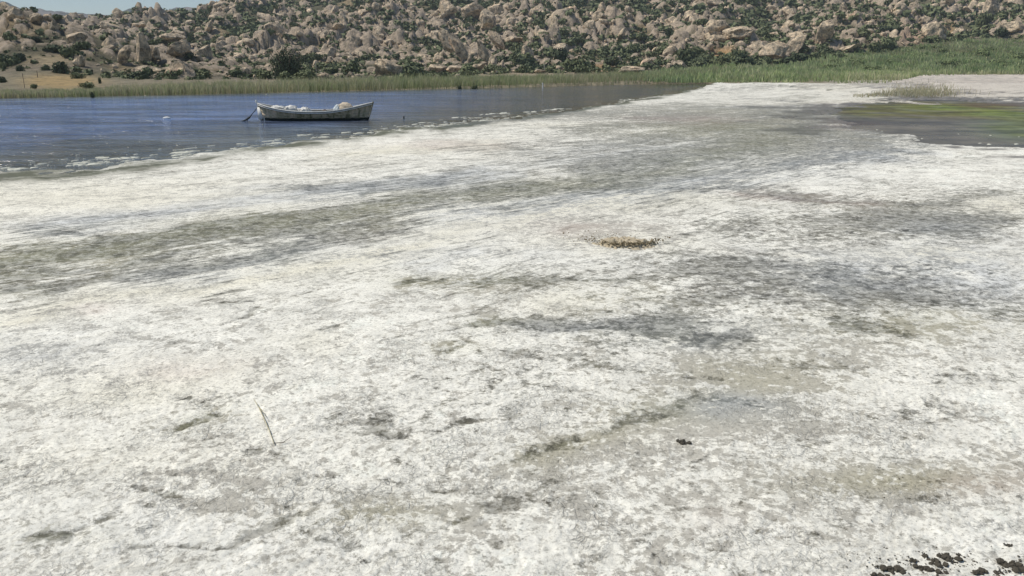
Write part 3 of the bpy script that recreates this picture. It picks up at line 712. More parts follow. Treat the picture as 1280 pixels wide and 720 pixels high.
for (a0, b0, a1, b1, n_) in [(12, 212, 52, 209, 26), (95, 205, 112, 206, 12), (138, 199, 160, 197, 18), (225, 199, 238, 199, 8), (455, 166, 502, 163, 30), (565, 147, 600, 147, 12), (600, 143, 640, 141, 22), (655, 141, 700, 136, 24), (372, 169, 385, 168, 5), (428, 166, 436, 166, 4)]:
    for _ in range(n_):
        f = random.random(); X_, Y_ = on_ground(a0 + (a1 - a0) * f, b0 + (b1 - b0) * f + random.gauss(0, .5)); s = random.uniform(.05, .14) * (math.hypot(X_, Y_) / 20)
        flake(X_, Y_, s * 1.8, s)
for _ in range(16):
    px = random.gauss(1200, 60); py = random.gauss(176, 6) + (px - 1200) * .06; X_, Y_ = on_ground(px, py); s = random.uniform(.04, .16)
    if inside_pond(px, py) > 0: flake(X_, Y_, s * 2.5, s)
m_scum = simple('floating_scum', (0.60, 0.60, 0.50), 0.8, 6, .3)
link('floating_scum', mesh_np('floating_scum', np.vstack(FV), FF, m_scum, None, True), label='white scum floating in ragged flakes along the edge of the lake', cat='scum', kind='stuff')

# ------------------------------------------------------------------ boulders
def rock_mesh(name, sub, seed, cuts=9, elong=(1, 1, 1), rough=.10):
    import bmesh
    rs = random.Random(seed)
    bm = bmesh.new(); bmesh.ops.create_icosphere(bm, subdivisions=sub, radius=1.0)
    planes = []
    for _ in range(cuts):
        n = Vector((rs.gauss(0, 1), rs.gauss(0, 1), rs.gauss(0, 1))).normalized(); planes.append((n, rs.uniform(.52, .86)))
    off = Vector((rs.uniform(0, 50), rs.uniform(0, 50), 0))
    for v in bm.verts:
        c = v.co.copy()
        for n, d in planes:
            k = c.dot(n) - d
            if k > 0: c -= n * k * .93
        c *= 1 + rough * mnoise.noise(c * 1.9 + off) + rough * .5 * mnoise.noise(c * 4.5 + off)
        v.co = Vector((c.x * elong[0], c.y * elong[1], c.z * elong[2]))
    me = bpy.data.meshes.new(name); bm.to_mesh(me); bm.free()
    me.materials.append(m_rock)
    return me
KINDS = [('rounded', (1.1, 1, .85)), ('blocky', (1.1, .85, .9)), ('flat', (1.5, 1.2, .5)), ('tall', (.8, .75, 1.4)), ('long', (1.7, .85, .7)), ('leaning slab', (.55, 1.0, 1.5))]
big_var = [[rock_mesh('boulder', 3, 10 * k + j, 11, e) for j in range(4)] for k, (_, e) in enumerate(KINDS)]
small_var = []; mid_var = []
def hull_rock(seed, e):
    import bmesh
    rs = random.Random(seed); bm = bmesh.new()
    for q in range(15):
        v = Vector((rs.gauss(0, 1), rs.gauss(0, 1), rs.gauss(0, 1))).normalized() * rs.uniform(.82, 1.05); bm.verts.new((v.x * e[0], v.y * e[1], v.z * e[2]))
    bmesh.ops.convex_hull(bm, input=bm.verts); bmesh.ops.triangulate(bm, faces=bm.faces)
    bm.verts.ensure_lookup_table(); bm.verts.index_update()
    used = sorted({v.index for f in bm.faces for v in f.verts}); mp_ = {u: i for i, u in enumerate(used)}
    v = np.array([bm.verts[u].co[:] for u in used]); f = np.array([[mp_[w_.index] for w_ in ff.verts] for ff in bm.faces]); bm.free(); return v, f
for k, (_, e) in enumerate(KINDS):
    for j in range(4):
        me = rock_mesh('small_rock', 2 if False else 1, 100 + 10 * k + j, 8, e, .2)
        v = np.array([q.co[:] for q in me.vertices]); f = np.array([q.vertices[:] for q in me.polygons]); mid_var.append((v, f)); bpy.data.meshes.remove(me); small_var.append(hull_rock(400 + 10 * k + j, e))

FOOT = [(-300, 96), (0, 88), (25, 90), (60, 93), (110, 94), (130, 98), (200, 99), (300, 99), (400, 98.5), (500, 98), (600, 94), (650, 90), (750, 91), (850, 90), (900, 84), (950, 84), (1000, 80), (1040, 69), (1100, 62), (1160, 56), (1200, 50), (1280, 48), (1700, 44)]
nc = 38000
cpx = rng.uniform(-160, 1440, nc); cd = np.sqrt(rng.uniform(130 ** 2, 640 ** 2, nc))
cx = (cpx - 640) / FPX * (cd * (CT + .02) + CAM_H * ST); cz = terr_z(cx, cd)
qx, qy = proj(cx, cd, cz)
rockn = pn(cx / 30, cd / 42, 240) + .6 * pn(cx / 11, cd / 15, 241)
acc = (qy < np.interp(qx, *zip(*FOOT)) + 1.5 * rng.normal(size=nc)) & (qy > -45)
dens = np.clip(0.62 + 0.9 * rockn, 0.10, 1.0)
dens *= np.where((qx > 1230) & (qy < 40), .35, 1) * np.where((qx > 1000), .75, 1) 
dens *= 1 - np.clip(blob(qx, qy, 905, 72, 17, 12) + blob(qx, qy, 1188, 38, 8, 12) + blob(qx, qy, 65, 76, 32, 6) + blob(qx, qy, 760, 86, 25, 5) + .8 * blob(qx, qy, 730, 8, 60, 10) + .9 * blob(qx, qy, 395, 6, 40, 10), 0, 1)
dens = np.where(qx < 260, dens * 1.25, dens)
acc &= rng.uniform(size=nc) < dens * .8
cx, cd, cz, qx, qy, rockn = (q[acc] for q in (cx, cd, cz, qx, qy, rockn))
n = len(cx)
sz = 0.44 * (rng.pareto(2.0, n) + 1) * np.clip(cd / 330, .62, 1.25) * (1 + .5 * np.clip(rockn, -.3, .8))
sz = np.clip(sz, .30, 3.2) * np.where(cd < 240, .8, 1)
kk = rng.choice(len(KINDS), n, p=[.26, .26, .14, .10, .14, .10])
tilt = np.where(kk == 5, .45, .22)
special = []      # (px, py base, width px, height px, kind, label)
def solve_depth(px, py, lo=100, hi=640):
    ds = np.linspace(lo, hi, 1200); xs = (px - 640) / FPX * (ds * (CT + .02) + CAM_H * ST); zs = terr_z(xs, ds)
    _, pyy = proj(xs, ds, zs); run = np.minimum.accumulate(pyy)
    ok = np.where(pyy <= py)[0]
    i = ok[0] if len(ok) else int(np.argmin(np.abs(pyy - py)))
    return float(xs[i]), float(ds[i]), float(zs[i])
score = sz / cd; inview = (qx > -5) & (qx < 1285) & (qy > -6)
order = np.argsort(-(score * inview)); N_IND = 262
ind = set(order[:N_IND].tolist()); mid = set(order[N_IND:2600].tolist())

# landmarks along the slope for describing where a thing stands
ZX = [(0, 'far left knoll'), (120, 'gap right of the left knoll'), (215, 'slope left of the boat'), (315, 'slope above the boat'), (465, 'slope just right of the boat'), (560, 'slope of leaning slabs'),
      (650, 'slope above the white post'), (735, 'slope left of the orange gully'), (860, 'slope around the orange gully'), (960, 'slope right of the orange gully'), (1060, 'slope above the green reed bed'), (1170, 'far right slope'), (1290, '')]
def zone(px, py):
    name = ZX[0][1]
    for a_, nm in ZX[:-1]:
        if px >= a_: name = nm
    ft = np.interp(px, *zip(*FOOT))
    f = py / ft
    return name, ('high' if f < .30 else 'midway' if f < .66 else 'low' if f < .88 else 'at the foot')
ORD = ['leftmost', 'second from left', 'third from left', 'fourth from left', 'fifth from left', 'sixth from left', 'seventh from left', 'eighth from left', 'ninth from left', 'tenth from left', 'eleventh from left', 'twelfth from left']
def label_all(items, noun, adj):
    """items: (object, px, py, descriptor)"""
    cells = {}
    for o, px, py, ds in items:
        nm, lv = zone(px, py); cells.setdefault((nm, lv, ds), []).append((px, o))
    for (nm, lv, ds), L in cells.items():
        L.sort(key=lambda q: q[0])
        for i, (_, o) in enumerate(L):
            if len(L) == 1: s = f'only {ds} {noun} standing out {lv}, {nm}'
            else:
                od = ORD[i] if i < len(ORD) else (['rightmost'] + [o_.replace('left', 'right') for o_ in ORD[1:]])[min(len(L) - 1 - i, 11)]
                s = f'{ds} {noun} {lv}, {nm}, {od}'
            o['label'] = s
items = []
SV, SF = [], []; off = 0
for i in range(n):
    s = float(sz[i]); k = int(kk[i]); rx, ry = rng.normal(0, tilt[i], 2); rz = rng.uniform(0, 6.283)
    if k == 5: ry += .45; rz = rng.normal(0, .5)
    if i in ind:
        me = big_var[k][rng.integers(4)]
        o = link('boulder', me, None, (cx[i], cd[i], cz[i] + s * .25), (rx, ry, rz), (s * rng.uniform(.85, 1.15), s * rng.uniform(.85, 1.15), s * rng.uniform(.85, 1.1)),
                 cat='boulder', group='boulders on the rocky hillside')
        items.append((o, float(qx[i]), float(qy[i]), KINDS[k][0]))
    else:
        v, f = (mid_var if i in mid else small_var)[k * 4 + rng.integers(4)]
        Rm = np.array((Matrix.Rotation(rz, 3, 'Z') @ Matrix.Rotation(ry, 3, 'Y') @ Matrix.Rotation(rx, 3, 'X')))
        vv = (v * s * rng.uniform(.85, 1.2, 3)) @ Rm.T + np.array([cx[i], cd[i], cz[i] + s * .2])
        SV.append(vv); SF.append(f + off); off += len(vv)
label_all(items, 'boulder', '')
link('scattered_rocks', mesh_np('scattered_rocks', np.vstack(SV), np.vstack(SF), m_rock), label='countless smaller granite boulders strewn between the big ones over the whole hillside', cat='rocks', kind='stuff')

def big_rock(px, py, wpx, hpx, k, lab, name='rock_outcrop', lean=0.0, seed=0, depth=None):
    X_, Y_, Z_ = solve_depth(px, py)
    sx = 1.12 * wpx / 2 * Y_ / FPX; sh = 1.15 * hpx / 2 * Y_ / FPX
    e = KINDS[k][1]
    me = rock_mesh(name, 4, 500 + seed, 13, e, .14)
    link(name, me, None, (X_, Y_ + sx * .4, Z_ + sh * .75), (0, lean, random.uniform(-.3, .3)), (sx / e[0], sx * .8 / e[1], sh * 1.12 / e[2]), label=lab, cat='rock')
big_rock(191, 80, 22, 34, 3, 'tall pinkish brown granite tower leaning over a dark hollow left of the boat', lean=.12, seed=1)
big_rock(168, 80, 15, 22, 5, 'pale striped slab propped against the tall brown granite tower', lean=.5, seed=2)
big_rock(203, 76, 16, 16, 1, 'ochre overhanging block on the right shoulder of the brown tower', seed=3)
big_rock(233, 72, 32, 22, 0, 'broad pinkish dome of rock right of the brown granite tower', seed=4)
big_rock(193, 93, 32, 10, 2, 'low pale ledge of rock under the brown granite tower', seed=5)
big_rock(40, 26, 20, 16, 1, 'craggy pale rock crowning the far left knoll', seed=6)
big_rock(66, 30, 22, 13, 2, 'broad smooth pale rock just below the top of the left knoll', seed=7)
big_rock(110, 54, 24, 14, 2, 'pale flat rock on the right flank of the left knoll', seed=8)
big_rock(112, 84, 16, 14, 1, 'white topped rock cluster behind the golden field', seed=9)
big_rock(590, 24, 32, 20, 1, 'large pinkish block high on the slope right of centre', seed=10)
big_rock(562, 24, 24, 18, 1, 'squarish pinkish block left of the large pink block', seed=11)
big_rock(612, 38, 22, 26, 5, 'pale upright slab casting a black shadow to its right', lean=.1, seed=12)
big_rock(622, 22, 20, 18, 0, 'rounded rock above the black shadow high on the slope', seed=13)
big_rock(562, 72, 14, 34, 5, 'long dark edged slab leaning left over a black cleft', lean=-.5, seed=14)
big_rock(575, 78, 16, 34, 5, 'pinkish leaning slab right of the black cleft', lean=-.5, seed=15)
big_rock(604, 80, 12, 28, 5, 'thin leaning slab in the middle of the slab field', lean=-.5, seed=16)
big_rock(620, 62, 12, 26, 5, 'thin pale slab leaning left above the slab field', lean=-.7, seed=17)
big_rock(548, 92, 26, 12, 0, 'low rounded rocks at the foot of the slab field', seed=18)
big_rock(574, 92, 34, 9, 2, 'whitish flat ledge at the reed line right of the boat', seed=19)
big_rock(486, 94, 34, 20, 0, 'broken pale rock pile at the shore right of the boat', seed=20)
big_rock(790, 92, 40, 9, 2, 'pale flat rocks at the reed edge left of the orange gully', seed=21)
big_rock(962, 76, 40, 24, 0, 'pale rock dome between shrubs right of the orange gully', seed=22)
big_rock(985, 70, 20, 28, 5, 'grey slab sloping down to the right of the pale dome', lean=.8, seed=23)
big_rock(920, 48, 46, 13, 2, 'long pale flat rock above the orange gully', seed=24)
big_rock(888, 46, 30, 18, 0, 'pale rounded rock up left of the orange gully', seed=25)
big_rock(1155, 52, 30, 22, 1, 'broad pinkish cliff above the green reed bed', seed=26)
big_rock(1020, 52, 22, 26, 1, 'shadowed pinkish crag right of the pale dome', seed=27)
big_rock(1216, 24, 16, 24, 3, 'pale upright crag near the top right of the hill', lean=.2, seed=28)
big_rock(1248, 40, 30, 12, 1, 'dark blocky cliff above the right end of the reed bed', seed=29)
big_rock(320, 60, 22, 12, 1, 'blocky rock midway up the slope above the left of the boat', seed=30)
big_rock(352, 46, 24, 16, 0, 'rounded rock midway up the slope right above the boat', seed=31)
big_rock(660, 78, 18, 20, 3, 'pinkish rock spire behind the shrubs above the white post', seed=32)

# ------------------------------------------------------------------ shrubs
def shrub_mesh(name, seed, nl, ls, mat, shape=(1, 1, .75), lobes=7):
    r_ = np.random.default_rng(seed)
    cs = r_.normal(size=(lobes, 3)); cs /= np.linalg.norm(cs, axis=1)[:, None]; cs *= r_.uniform(.15, .55, (lobes, 1)); cs[:, 2] = np.abs(cs[:, 2]) * .8 + .25
    rr = r_.uniform(.35, .55, lobes)
    w_ = r_.choice(lobes, nl)
    d = r_.normal(size=(nl, 3)); d /= np.linalg.norm(d, axis=1)[:, None]
    p_ = cs[w_] + d * (rr[w_] * r_.uniform(.55, 1.08, nl))[:, None]
    p_ *= np.array(shape); p_[:, 2] = np.abs(p_[:, 2])
    nrm = d + r_.normal(0, .5, (nl, 3)); nrm /= np.linalg.norm(nrm, axis=1)[:, None]
    t1 = np.cross(nrm, r_.normal(size=(nl, 3))); t1 /= np.linalg.norm(t1, axis=1)[:, None]; t2 = np.cross(nrm, t1)
    s = (ls * r_.uniform(.6, 1.3, nl))[:, None]
    V = np.stack([p_ - t1 * s, p_ + t2 * s * .55, p_ + t1 * s, p_ - t2 * s * .55], 1).reshape(-1, 3)
    F = np.arange(nl * 4).reshape(-1, 4)
    return mesh_np(name, V, F, mat), V, F
shr = [shrub_mesh('shrub', 300 + j, 560, .125, m_leaf_dark if j % 3 == 0 else m_leaf, (1, 1, random.uniform(.65, .9)), random.choice([5, 7, 9])) for j in range(9)]
lit = [shrub_mesh('small_shrub', 330 + j, 24, .35, m_leaf, (1, 1, .75), 4) for j in range(6)]
for q in lit: bpy.data.meshes.remove(q[0])
nc = 27000
cpx = rng.uniform(-160, 1440, nc); cd = np.sqrt(rng.uniform(125 ** 2, 640 ** 2, nc))
cx = (cpx - 640) / FPX * (cd * (CT + .02) + CAM_H * ST); cz = terr_z(cx, cd) - .1; qx, qy = proj(cx, cd, cz)
rockn = pn(cx / 30, cd / 42, 240) + .6 * pn(cx / 11, cd / 15, 241)
ft = np.interp(qx, *zip(*FOOT))
dens = np.clip(1.0 - .9 * rockn, .38, 1.0)
dens += 1.0 * np.exp(-((qy - ft + 5) / 6.0) ** 2) * (qx > 130)
foot_b = np.exp(-((qy - ft + 4) / 6.0) ** 2) * (qx > 150) * (qx < 1010)
dens += .5 * blob(qx, qy, 730, 8, 60, 12) + .6 * blob(qx, qy, 395, 5, 40, 10) + .7 * ((qx > 1220) & (qy < 50)) + .3 * (qx > 1000) + .22 * (qx > 620) + .25 * blob(qx, qy, 860, 65, 40, 14) + .35 * blob(qx, qy, 700, 82, 80, 9)
dens = np.where(qx < 260, dens + .30, dens)
dens *= 1 - np.clip(blob(qx, qy, 905, 72, 16, 12) * .9 + blob(qx, qy, 1188, 38, 7, 11) + blob(qx, qy, 65, 77, 30, 5) + blob(qx, qy, 75, 102, 50, 9), 0, 1)
acc = (qy < ft + 2) & (qy > -40) & (rng.uniform(size=nc) < dens * .95)
cx, cd, cz, qx, qy, foot_b = (q[acc] for q in (cx, cd, cz, qx, qy, foot_b))
n = len(cx); sz = (.92 + .2 * foot_b + .15 * (qx > 640)) * np.clip(rng.lognormal(.52, .42, n) * np.clip(cd / 300, .5, 1.3), .4, 3.2)
named = []
def put_shrub(px, py, wpx, hpx, lab, mat_i=None, nm='shrub', near=False):
    if near: X_, Y_ = on_ground(px, py); Z_ = 0.0
    else: X_, Y_, Z_ = solve_depth(px, py, 60)
    s = wpx / 2 * Y_ / FPX / .85; h = hpx * Y_ / FPX / .95
    me = shr[random.randrange(9) if mat_i is None else mat_i][0]
    link(nm, me, None, (X_, Y_, Z_ - .05 * h), (0, 0, random.uniform(0, 6)), (s, s, h), label=lab, cat='shrub')
    named.append((X_, Y_))
for a_ in [(22, 77, 20, 14, 'dark round shrub left of the round shrub on the knoll foot'), (44, 76, 20, 15, 'neat round dark shrub standing alone above the golden field'), (1, 77, 16, 12, 'dark shrub cut by the left edge of the photo, above the fields'),
           (20, 87, 10, 11, 'small round olive shrub under the pair of dark round shrubs'), (41, 89, 11, 9, 'brownish round bush on the dry bank above the golden field'), (71, 88, 13, 8, 'brownish low bush on the middle of the dry bank'),
           (91, 92, 22, 18, 'big dark shrub in front of the white topped rocks'), (110, 98, 17, 8, 'low dark shrub at the right end of the golden field'), (17, 103, 13, 9, 'olive bush at the left edge of the golden field'),
           (55, 111, 13, 7, 'small green bush standing in the golden field'), (120, 110, 22, 8, 'low green bush at the reed edge right of the golden field'), (65, 52, 22, 10, 'low dark shrub on the knoll slope'), 
           (32, 50, 20, 12, 'dark shrub patch in the middle of the knoll'), (86, 64, 30, 12, 'wide dark shrub on the lower knoll slope'), (120, 62, 24, 14, 'dark shrub at the right foot of the knoll'),
           (230, 98, 34, 16, 'wide olive bush at the shore below the pinkish dome'), (262, 98, 24, 14, 'dark bush at the shore left of the boat'), (388, 100, 30, 14, 'bright green bush at the foot of the big dark tree'),
           (303, 96, 22, 12, 'low dark bush at the shore behind the left end of the boat'), (556, 97, 14, 12, 'small dark bush below the leaning slabs'), (852, 80, 26, 22, 'dark bush left of the orange gully'), (886, 82, 14, 10, 'dark bush standing inside the orange gully'),
           (915, 80, 24, 22, 'dark bush right of the orange gully'), (865, 82, 22, 18, 'dark bush hugging the left bank of the orange gully'), (975, 80, 24, 14, 'round olive bush in front of the pale dome'), (1035, 74, 22, 12, 'dark bush at the left head of the reed bed'),
           (1210, 32, 20, 18, 'dark green bush beside the pale upright crag'), (760, 82, 26, 18, 'dark green bush above the tan bank right of the white post'), (700, 78, 26, 22, 'dark green bush up the slope right of the white post')]:
    put_shrub(*a_)
put_shrub(115.5, 122.0, 5, 9, 'dark tuft of reed standing in the water left of the boat', 0, 'reed_tuft', True)
put_shrub(575, 111.3, 8, 6, 'left one of two dark tufts in the water before the reeds', 0, 'reed_tuft', True)
put_shrub(593, 110.9, 9, 6, 'right one of two dark tufts in the water before the reeds', 1, 'reed_tuft', True)
put_shrub(136.5, 104, 6, 9, 'tiny cone shaped dark conifer above the reeds left of the boat', 0, 'conifer')
score = sz / cd; inview = (qx > -5) & (qx < 1285) & (qy > -4)
order = np.argsort(-(score * inview)); ind = set(order[:280].tolist())
SV, SF = [], []; off = 0; items = []
for i in range(n):
    s = float(sz[i])
    if i in ind:
        k = int(rng.integers(9)); hs_ = float(rng.uniform(.75, 1.3))
        o = link('shrub', shr[k][0], None, (cx[i], cd[i], cz[i] - .1 * s), (0, 0, rng.uniform(0, 6.28)), (s * 1.15, s * 1.15, s * hs_), cat='shrub', group='shrubs growing among the boulders')
        items.append((o, float(qx[i]), float(qy[i]), 'low spreading' if hs_ < .92 else 'rounded' if hs_ < 1.12 else 'upright'))
    else:
        v, f = lit[rng.integers(6)][1:]
        a = rng.uniform(0, 6.28); ca, sa = math.cos(a), math.sin(a)
        vv = v * s * 1.1; vv = np.stack([vv[:, 0] * ca - vv[:, 1] * sa, vv[:, 0] * sa + vv[:, 1] * ca, vv[:, 2]], 1) + np.array([cx[i], cd[i], cz[i] - .1 * s])
        SV.append(vv); SF.append(f + off); off += len(vv)
label_all(items, 'green shrub', '')
link('scrub', mesh_np('scrub', np.vstack(SV), np.vstack(SF), m_leaf), label='low green scrub filling the gaps between the boulders', cat='scrub', kind='stuff')

# the big dark tree behind the boat
def tube(path, rad, k=7):
    V, F = [], []
    for i, (p_, r_) in enumerate(zip(path, rad)):
        p_ = Vector(p_); d = (Vector(path[min(i + 1, len(path) - 1)]) - Vector(path[max(i - 1, 0)])).normalized()
        a = d.orthogonal().normalized(); b = d.cross(a)
        for j in range(k):
            t_ = 2 * math.pi * j / k; V.append(p_ + (a * math.cos(t_) + b * math.sin(t_)) * r_)
        if i:
            for j in range(k): F.append(((i - 1) * k + j, (i - 1) * k + (j + 1) % k, i * k + (j + 1) % k, i * k + j))
    return [tuple(v) for v in V], F
X_, Y_, Z_ = solve_depth(366, 99, 60)
tr = bpy.data.objects.new('tree', None); C.objects.link(tr); tr.location = (X_, Y_, Z_)
tr['label'] = 'big spreading dark green tree on the shore behind the boat'; tr['category'] = 'tree'
W_ = 50 * Y_ / FPX; H_ = 38 * Y_ / FPX
TV, TF = [], []
for k in range(6):
    a = k * 1.05; v, f = tube([(0, 0, -.2), (.15 * math.cos(a), .15 * math.sin(a), H_ * .2), (W_ * .2 * math.cos(a), W_ * .2 * math.sin(a), H_ * .5), (W_ * .36 * math.cos(a), W_ * .3 * math.sin(a), H_ * .75)], [.22, .17, .1, .04])
    TF += [tuple(q + len(TV) for q in ff) for ff in f]; TV += v
link('trunk', mesh_np('trunk', TV, TF, m_bark, None, True), tr)
me, _, _ = shrub_mesh('crown', 77, 5200, .045, m_leaf_dark, (1, .9, 1.0), 26)
link('crown', me, tr, (0, 0, 0), None, (W_ * .52, W_ * .5, H_ * .92))

# ------------------------------------------------------------------ reeds
def blades(cx, cy, cz, h, wd, col, lean=.16):
    n = len(cx); a = rng.uniform(0, math.pi, n) * .5 - math.pi * .25
    ux, uy = np.cos(a) * wd / 2, np.sin(a) * wd / 2
    a = None; lx, ly = rng.normal(0, lean, n) * h, rng.normal(0, lean, n) * h
    V = np.empty((n, 5, 3))
    V[:, 0] = np.stack([cx - ux, cy - uy, cz - .1], 1); V[:, 1] = np.stack([cx + ux, cy + uy, cz - .1], 1)
    V[:, 2] = np.stack([cx + ux * .8 + lx * .35, cy + uy * .8 + ly * .35, cz + h * .6], 1); V[:, 3] = np.stack([cx - ux * .8 + lx * .35, cy - uy * .8 + ly * .35, cz + h * .6], 1)
    V[:, 4] = np.stack([cx + lx, cy + ly, cz + h], 1)
    b = np.arange(n)[:, None] * 5
    F = np.concatenate([b + np.array([[0, 1, 2]]), b + np.array([[0, 2, 3]]), b + np.array([[3, 2, 4]])], 0)
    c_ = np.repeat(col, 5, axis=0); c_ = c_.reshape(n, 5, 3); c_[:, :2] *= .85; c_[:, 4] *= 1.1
    return V.reshape(-1, 3), F, c_.reshape(-1, 3)
def reed_cols(n, greenness):
    g_ = np.clip(greenness + rng.normal(0, .25, n), 0, 1)[:, None]; d_ = rng.uniform(.75, 1.25, (n, 1))
    return (np.array([0.56, 0.49, 0.33]) * (1 - g_) + np.array([0.31, 0.36, 0.165]) * g_) * d_
# belt along the far shore
n = 54000
px = rng.uniform(-350, 960, n); X0 = np.interp(px, [q[0] for q in FAR], FW[:, 0]); Y0 = np.interp(px, [q[0] for q in FAR], FW[:, 1])
dp = np.abs(rng.normal(0, 1, n)) * .5 + rng.uniform(0, 1, n)
Wd = np.interp(px, [-300, 0, 120, 300, 600, 800, 960], [9, 7, 10, 15, 22, 34, 50])
Y = Y0 + dp * Wd * .55 - 0.3 - .8 * np.maximum(pn(px / 9.0, dp * 0, 250), 0); X = X0 * Y / Y0
hh = np.interp(px, [-300, 0, 50, 110, 180, 300, 500, 640, 800, 900], [.7, .55, .45, .55, .8, 1.0, 1.15, 1.05, 1.15, 1.5]) * (1 + .22 * pn(px / 14.0, Y / 8, 251) + .12 * pn(px / 4.5, Y / 3, 252)) * rng.uniform(.75, 1.1, n)
gr = np.interp(px, [0, 250, 330, 500, 640, 720, 800, 960], [.52, .48, .42, .68, .78, .56, .75, .82]) + .45 * pn(X / 5, Y / 4, 253) + np.where(dp < .25, .12, 0)
hh = hh * np.where(rng.uniform(size=n) < .12, 1.3, 1) * (1 - .35 * sstep(.15, .45, pn(px / 11.0, Y / 9, 256)))
cl = reed_cols(n, gr); cl *= np.where((dp < .3) & (pn(px / 5.0, px * 0 + 3, 254) > .2), .72, 1.0)[:, None]
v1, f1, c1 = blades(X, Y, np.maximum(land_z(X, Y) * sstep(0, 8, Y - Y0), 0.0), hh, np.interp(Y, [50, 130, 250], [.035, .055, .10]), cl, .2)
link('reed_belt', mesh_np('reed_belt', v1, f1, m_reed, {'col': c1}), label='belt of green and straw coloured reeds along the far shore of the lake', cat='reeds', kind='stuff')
# green field on the right
n = 74000
px = rng.uniform(800, 1500, n); Y = rng.uniform(105, 330, n); X = (px - 640) / FPX * (Y * (CT + .02) + CAM_H * ST); Z = land_z(X, Y); qx, qy = proj(X, Y, Z)
front = np.interp(qx, [800, 860, 900, 960, 1040, 1060, 1110, 1150, 1180, 1500], [101, 103, 102.7, 103.0, 102.5, 104, 104, 95.0, 93.5, 92.5]) + 1.2 * pn(X / 2, Y / 3, 260)
back = np.interp(qx, [800, 850, 900, 960, 1000, 1040, 1100, 1160, 1200, 1280], [96, 90, 84, 84, 80, 70, 62, 56, 52, 47])
thin = np.where((qx < 1180) & (qx > 1010) & (qy > 101), .35, 1)
m = (qy < front) & (qy > back) & (rng.uniform(size=n) < thin)
X, Y, Z, qx, qy = (q[m] for q in (X, Y, Z, qx, qy)); n = len(X)
tuf = pn(X / 4.5, Y / 7, 261) + .6 * pn(X / 1.7, Y / 3, 262)
hh = np.clip(1.0 + .8 * tuf, .3, 2.2) * rng.uniform(.7, 1.1, n) * np.where(qy > 101, .55, 1)
cl = np.array([1.22, 1.34, 1.2]) * reed_cols(n, .70 + .45 * pn(X / 12, Y / 14, 263) - np.where((qx > 1060) & (qx < 1150) & (qy > 97), .4, 0)) * np.clip(.85 + .25 * tuf, .5, 1.15)[:, None]
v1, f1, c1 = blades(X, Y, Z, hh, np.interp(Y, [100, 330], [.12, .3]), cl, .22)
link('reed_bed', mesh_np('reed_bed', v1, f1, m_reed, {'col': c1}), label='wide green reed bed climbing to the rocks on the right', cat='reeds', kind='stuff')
# bushes (tamarisk-like clumps) inside the green bed
its = []
for k in range(54):
    px = random.uniform(1000, 1300); bk = np.interp(px, [1000, 1040, 1100, 1160, 1200, 1280], [80, 70, 62, 56, 52, 49]); py = random.uniform(bk + 2, 91)
    X_, Y_, Z_ = solve_depth(px, py, 100); s = random.uniform(1.3, 3.0)
    me = shr[random.randrange(9)][0].copy() if k == 0 else None
    if k == 0: gms = [shrub_mesh('green_bush', 700 + q, 620, .10, m_leaf_green, (1, 1, .8), 9)[0] for q in range(4)]; bpy.data.meshes.remove(me)
    o = link('green_bush', gms[k % 4], None, (X_, Y_, Z_ - .2), (0, 0, random.uniform(0, 6)), (s * 1.3, s, s * random.uniform(.6, .85)), cat='bush', group='green bushes inside the reed bed'); its.append((px, py, o))
its.sort(key=lambda q: q[0]); rws = {}
for px, py, o in its:
    r_ = ('near the rocks' if py < 66 else 'halfway down' if py < 80 else 'near the pale beach'); q_ = 'left' if px < 1100 else 'middle' if px < 1200 else 'right'
    rws.setdefault((r_, q_), []).append(o)
for (r_, q_), L in rws.items():
    for i, o in enumerate(L): o['label'] = f'green bush {r_} in the {q_} reed bed' + (f', {ORD[i]}' if len(L) > 1 else '')
# sparse stalks at the edge of the pond
n = 1500
px = np.where(rng.uniform(size=n) < .6, rng.normal(1150, 26, n), rng.uniform(1066, 1190, n)); py = 121.5 - np.abs(rng.normal(0, 5.5, n)) * np.clip((px - 1080) / 40, .15, 1) + rng.normal(0, .7, n)
X, Y = on_ground(px, py); hh = rng.uniform(.2, .62, n) * np.clip((px - 1050) / 70, .35, 1)
v1, f1, c1 = blades(X, Y, land_z(X, Y), hh, np.full(n, .035), reed_cols(n, .25) * 1.0, .3)
link('pond_stalks', mesh_np('pond_stalks', v1, f1, m_reed, {'col': c1}), label='sparse dry reed stalks sticking up at the near edge of the green pond', cat='reeds', kind='stuff')

# ------------------------------------------------------------------ posts
m_white = simple('white_paint', (0.74, 0.73, 0.68), .6, 4, .1); m_pole = simple('pale_wood', (0.50, 0.46, 0.38), .8, 3)
def post(px, py, hpx, r_, lab, mat, nm='post', near=False, cap=True):
    if near: X_, Y_ = on_ground(px, py); Z_ = -.3
    else: X_, Y_, Z_ = solve_depth(px, py, 60)
    h = hpx * Y_ / FPX + (0.3 if near else 0)
    v, f = tube([(0, 0, 0), (.01 * h, 0, h * .5), (-.01 * h, 0, h * .93), (-.01 * h, 0, h), (-.01 * h, 0, h + .002)], [r_, r_ * .9, r_ * .85, r_ * 1.1 if cap else r_ * .7, .002], 8)
    link(nm, mesh_np(nm, v, f, mat, None, True), None, (X_, Y_, Z_), label=lab, cat='post')
post(678.3, 110.4, 6.5, .09, 'short white post standing in the water before the reeds', m_white, near=True)
post(679.3, 92, 14, .07, 'tall thin pale pole on the tan bank above the white post', m_pole, 'pole')
post(43.5, 110, 17, .03, 'thin dark pole at the left end of the golden field', m_bark, 'pole')
post(60.5, 97, 8, .05, 'short thin pole behind the golden field', m_bark, 'pole')
post(401, 98, 20, .06, 'thin grey pole right of the big dark tree', m_pole, 'pole')

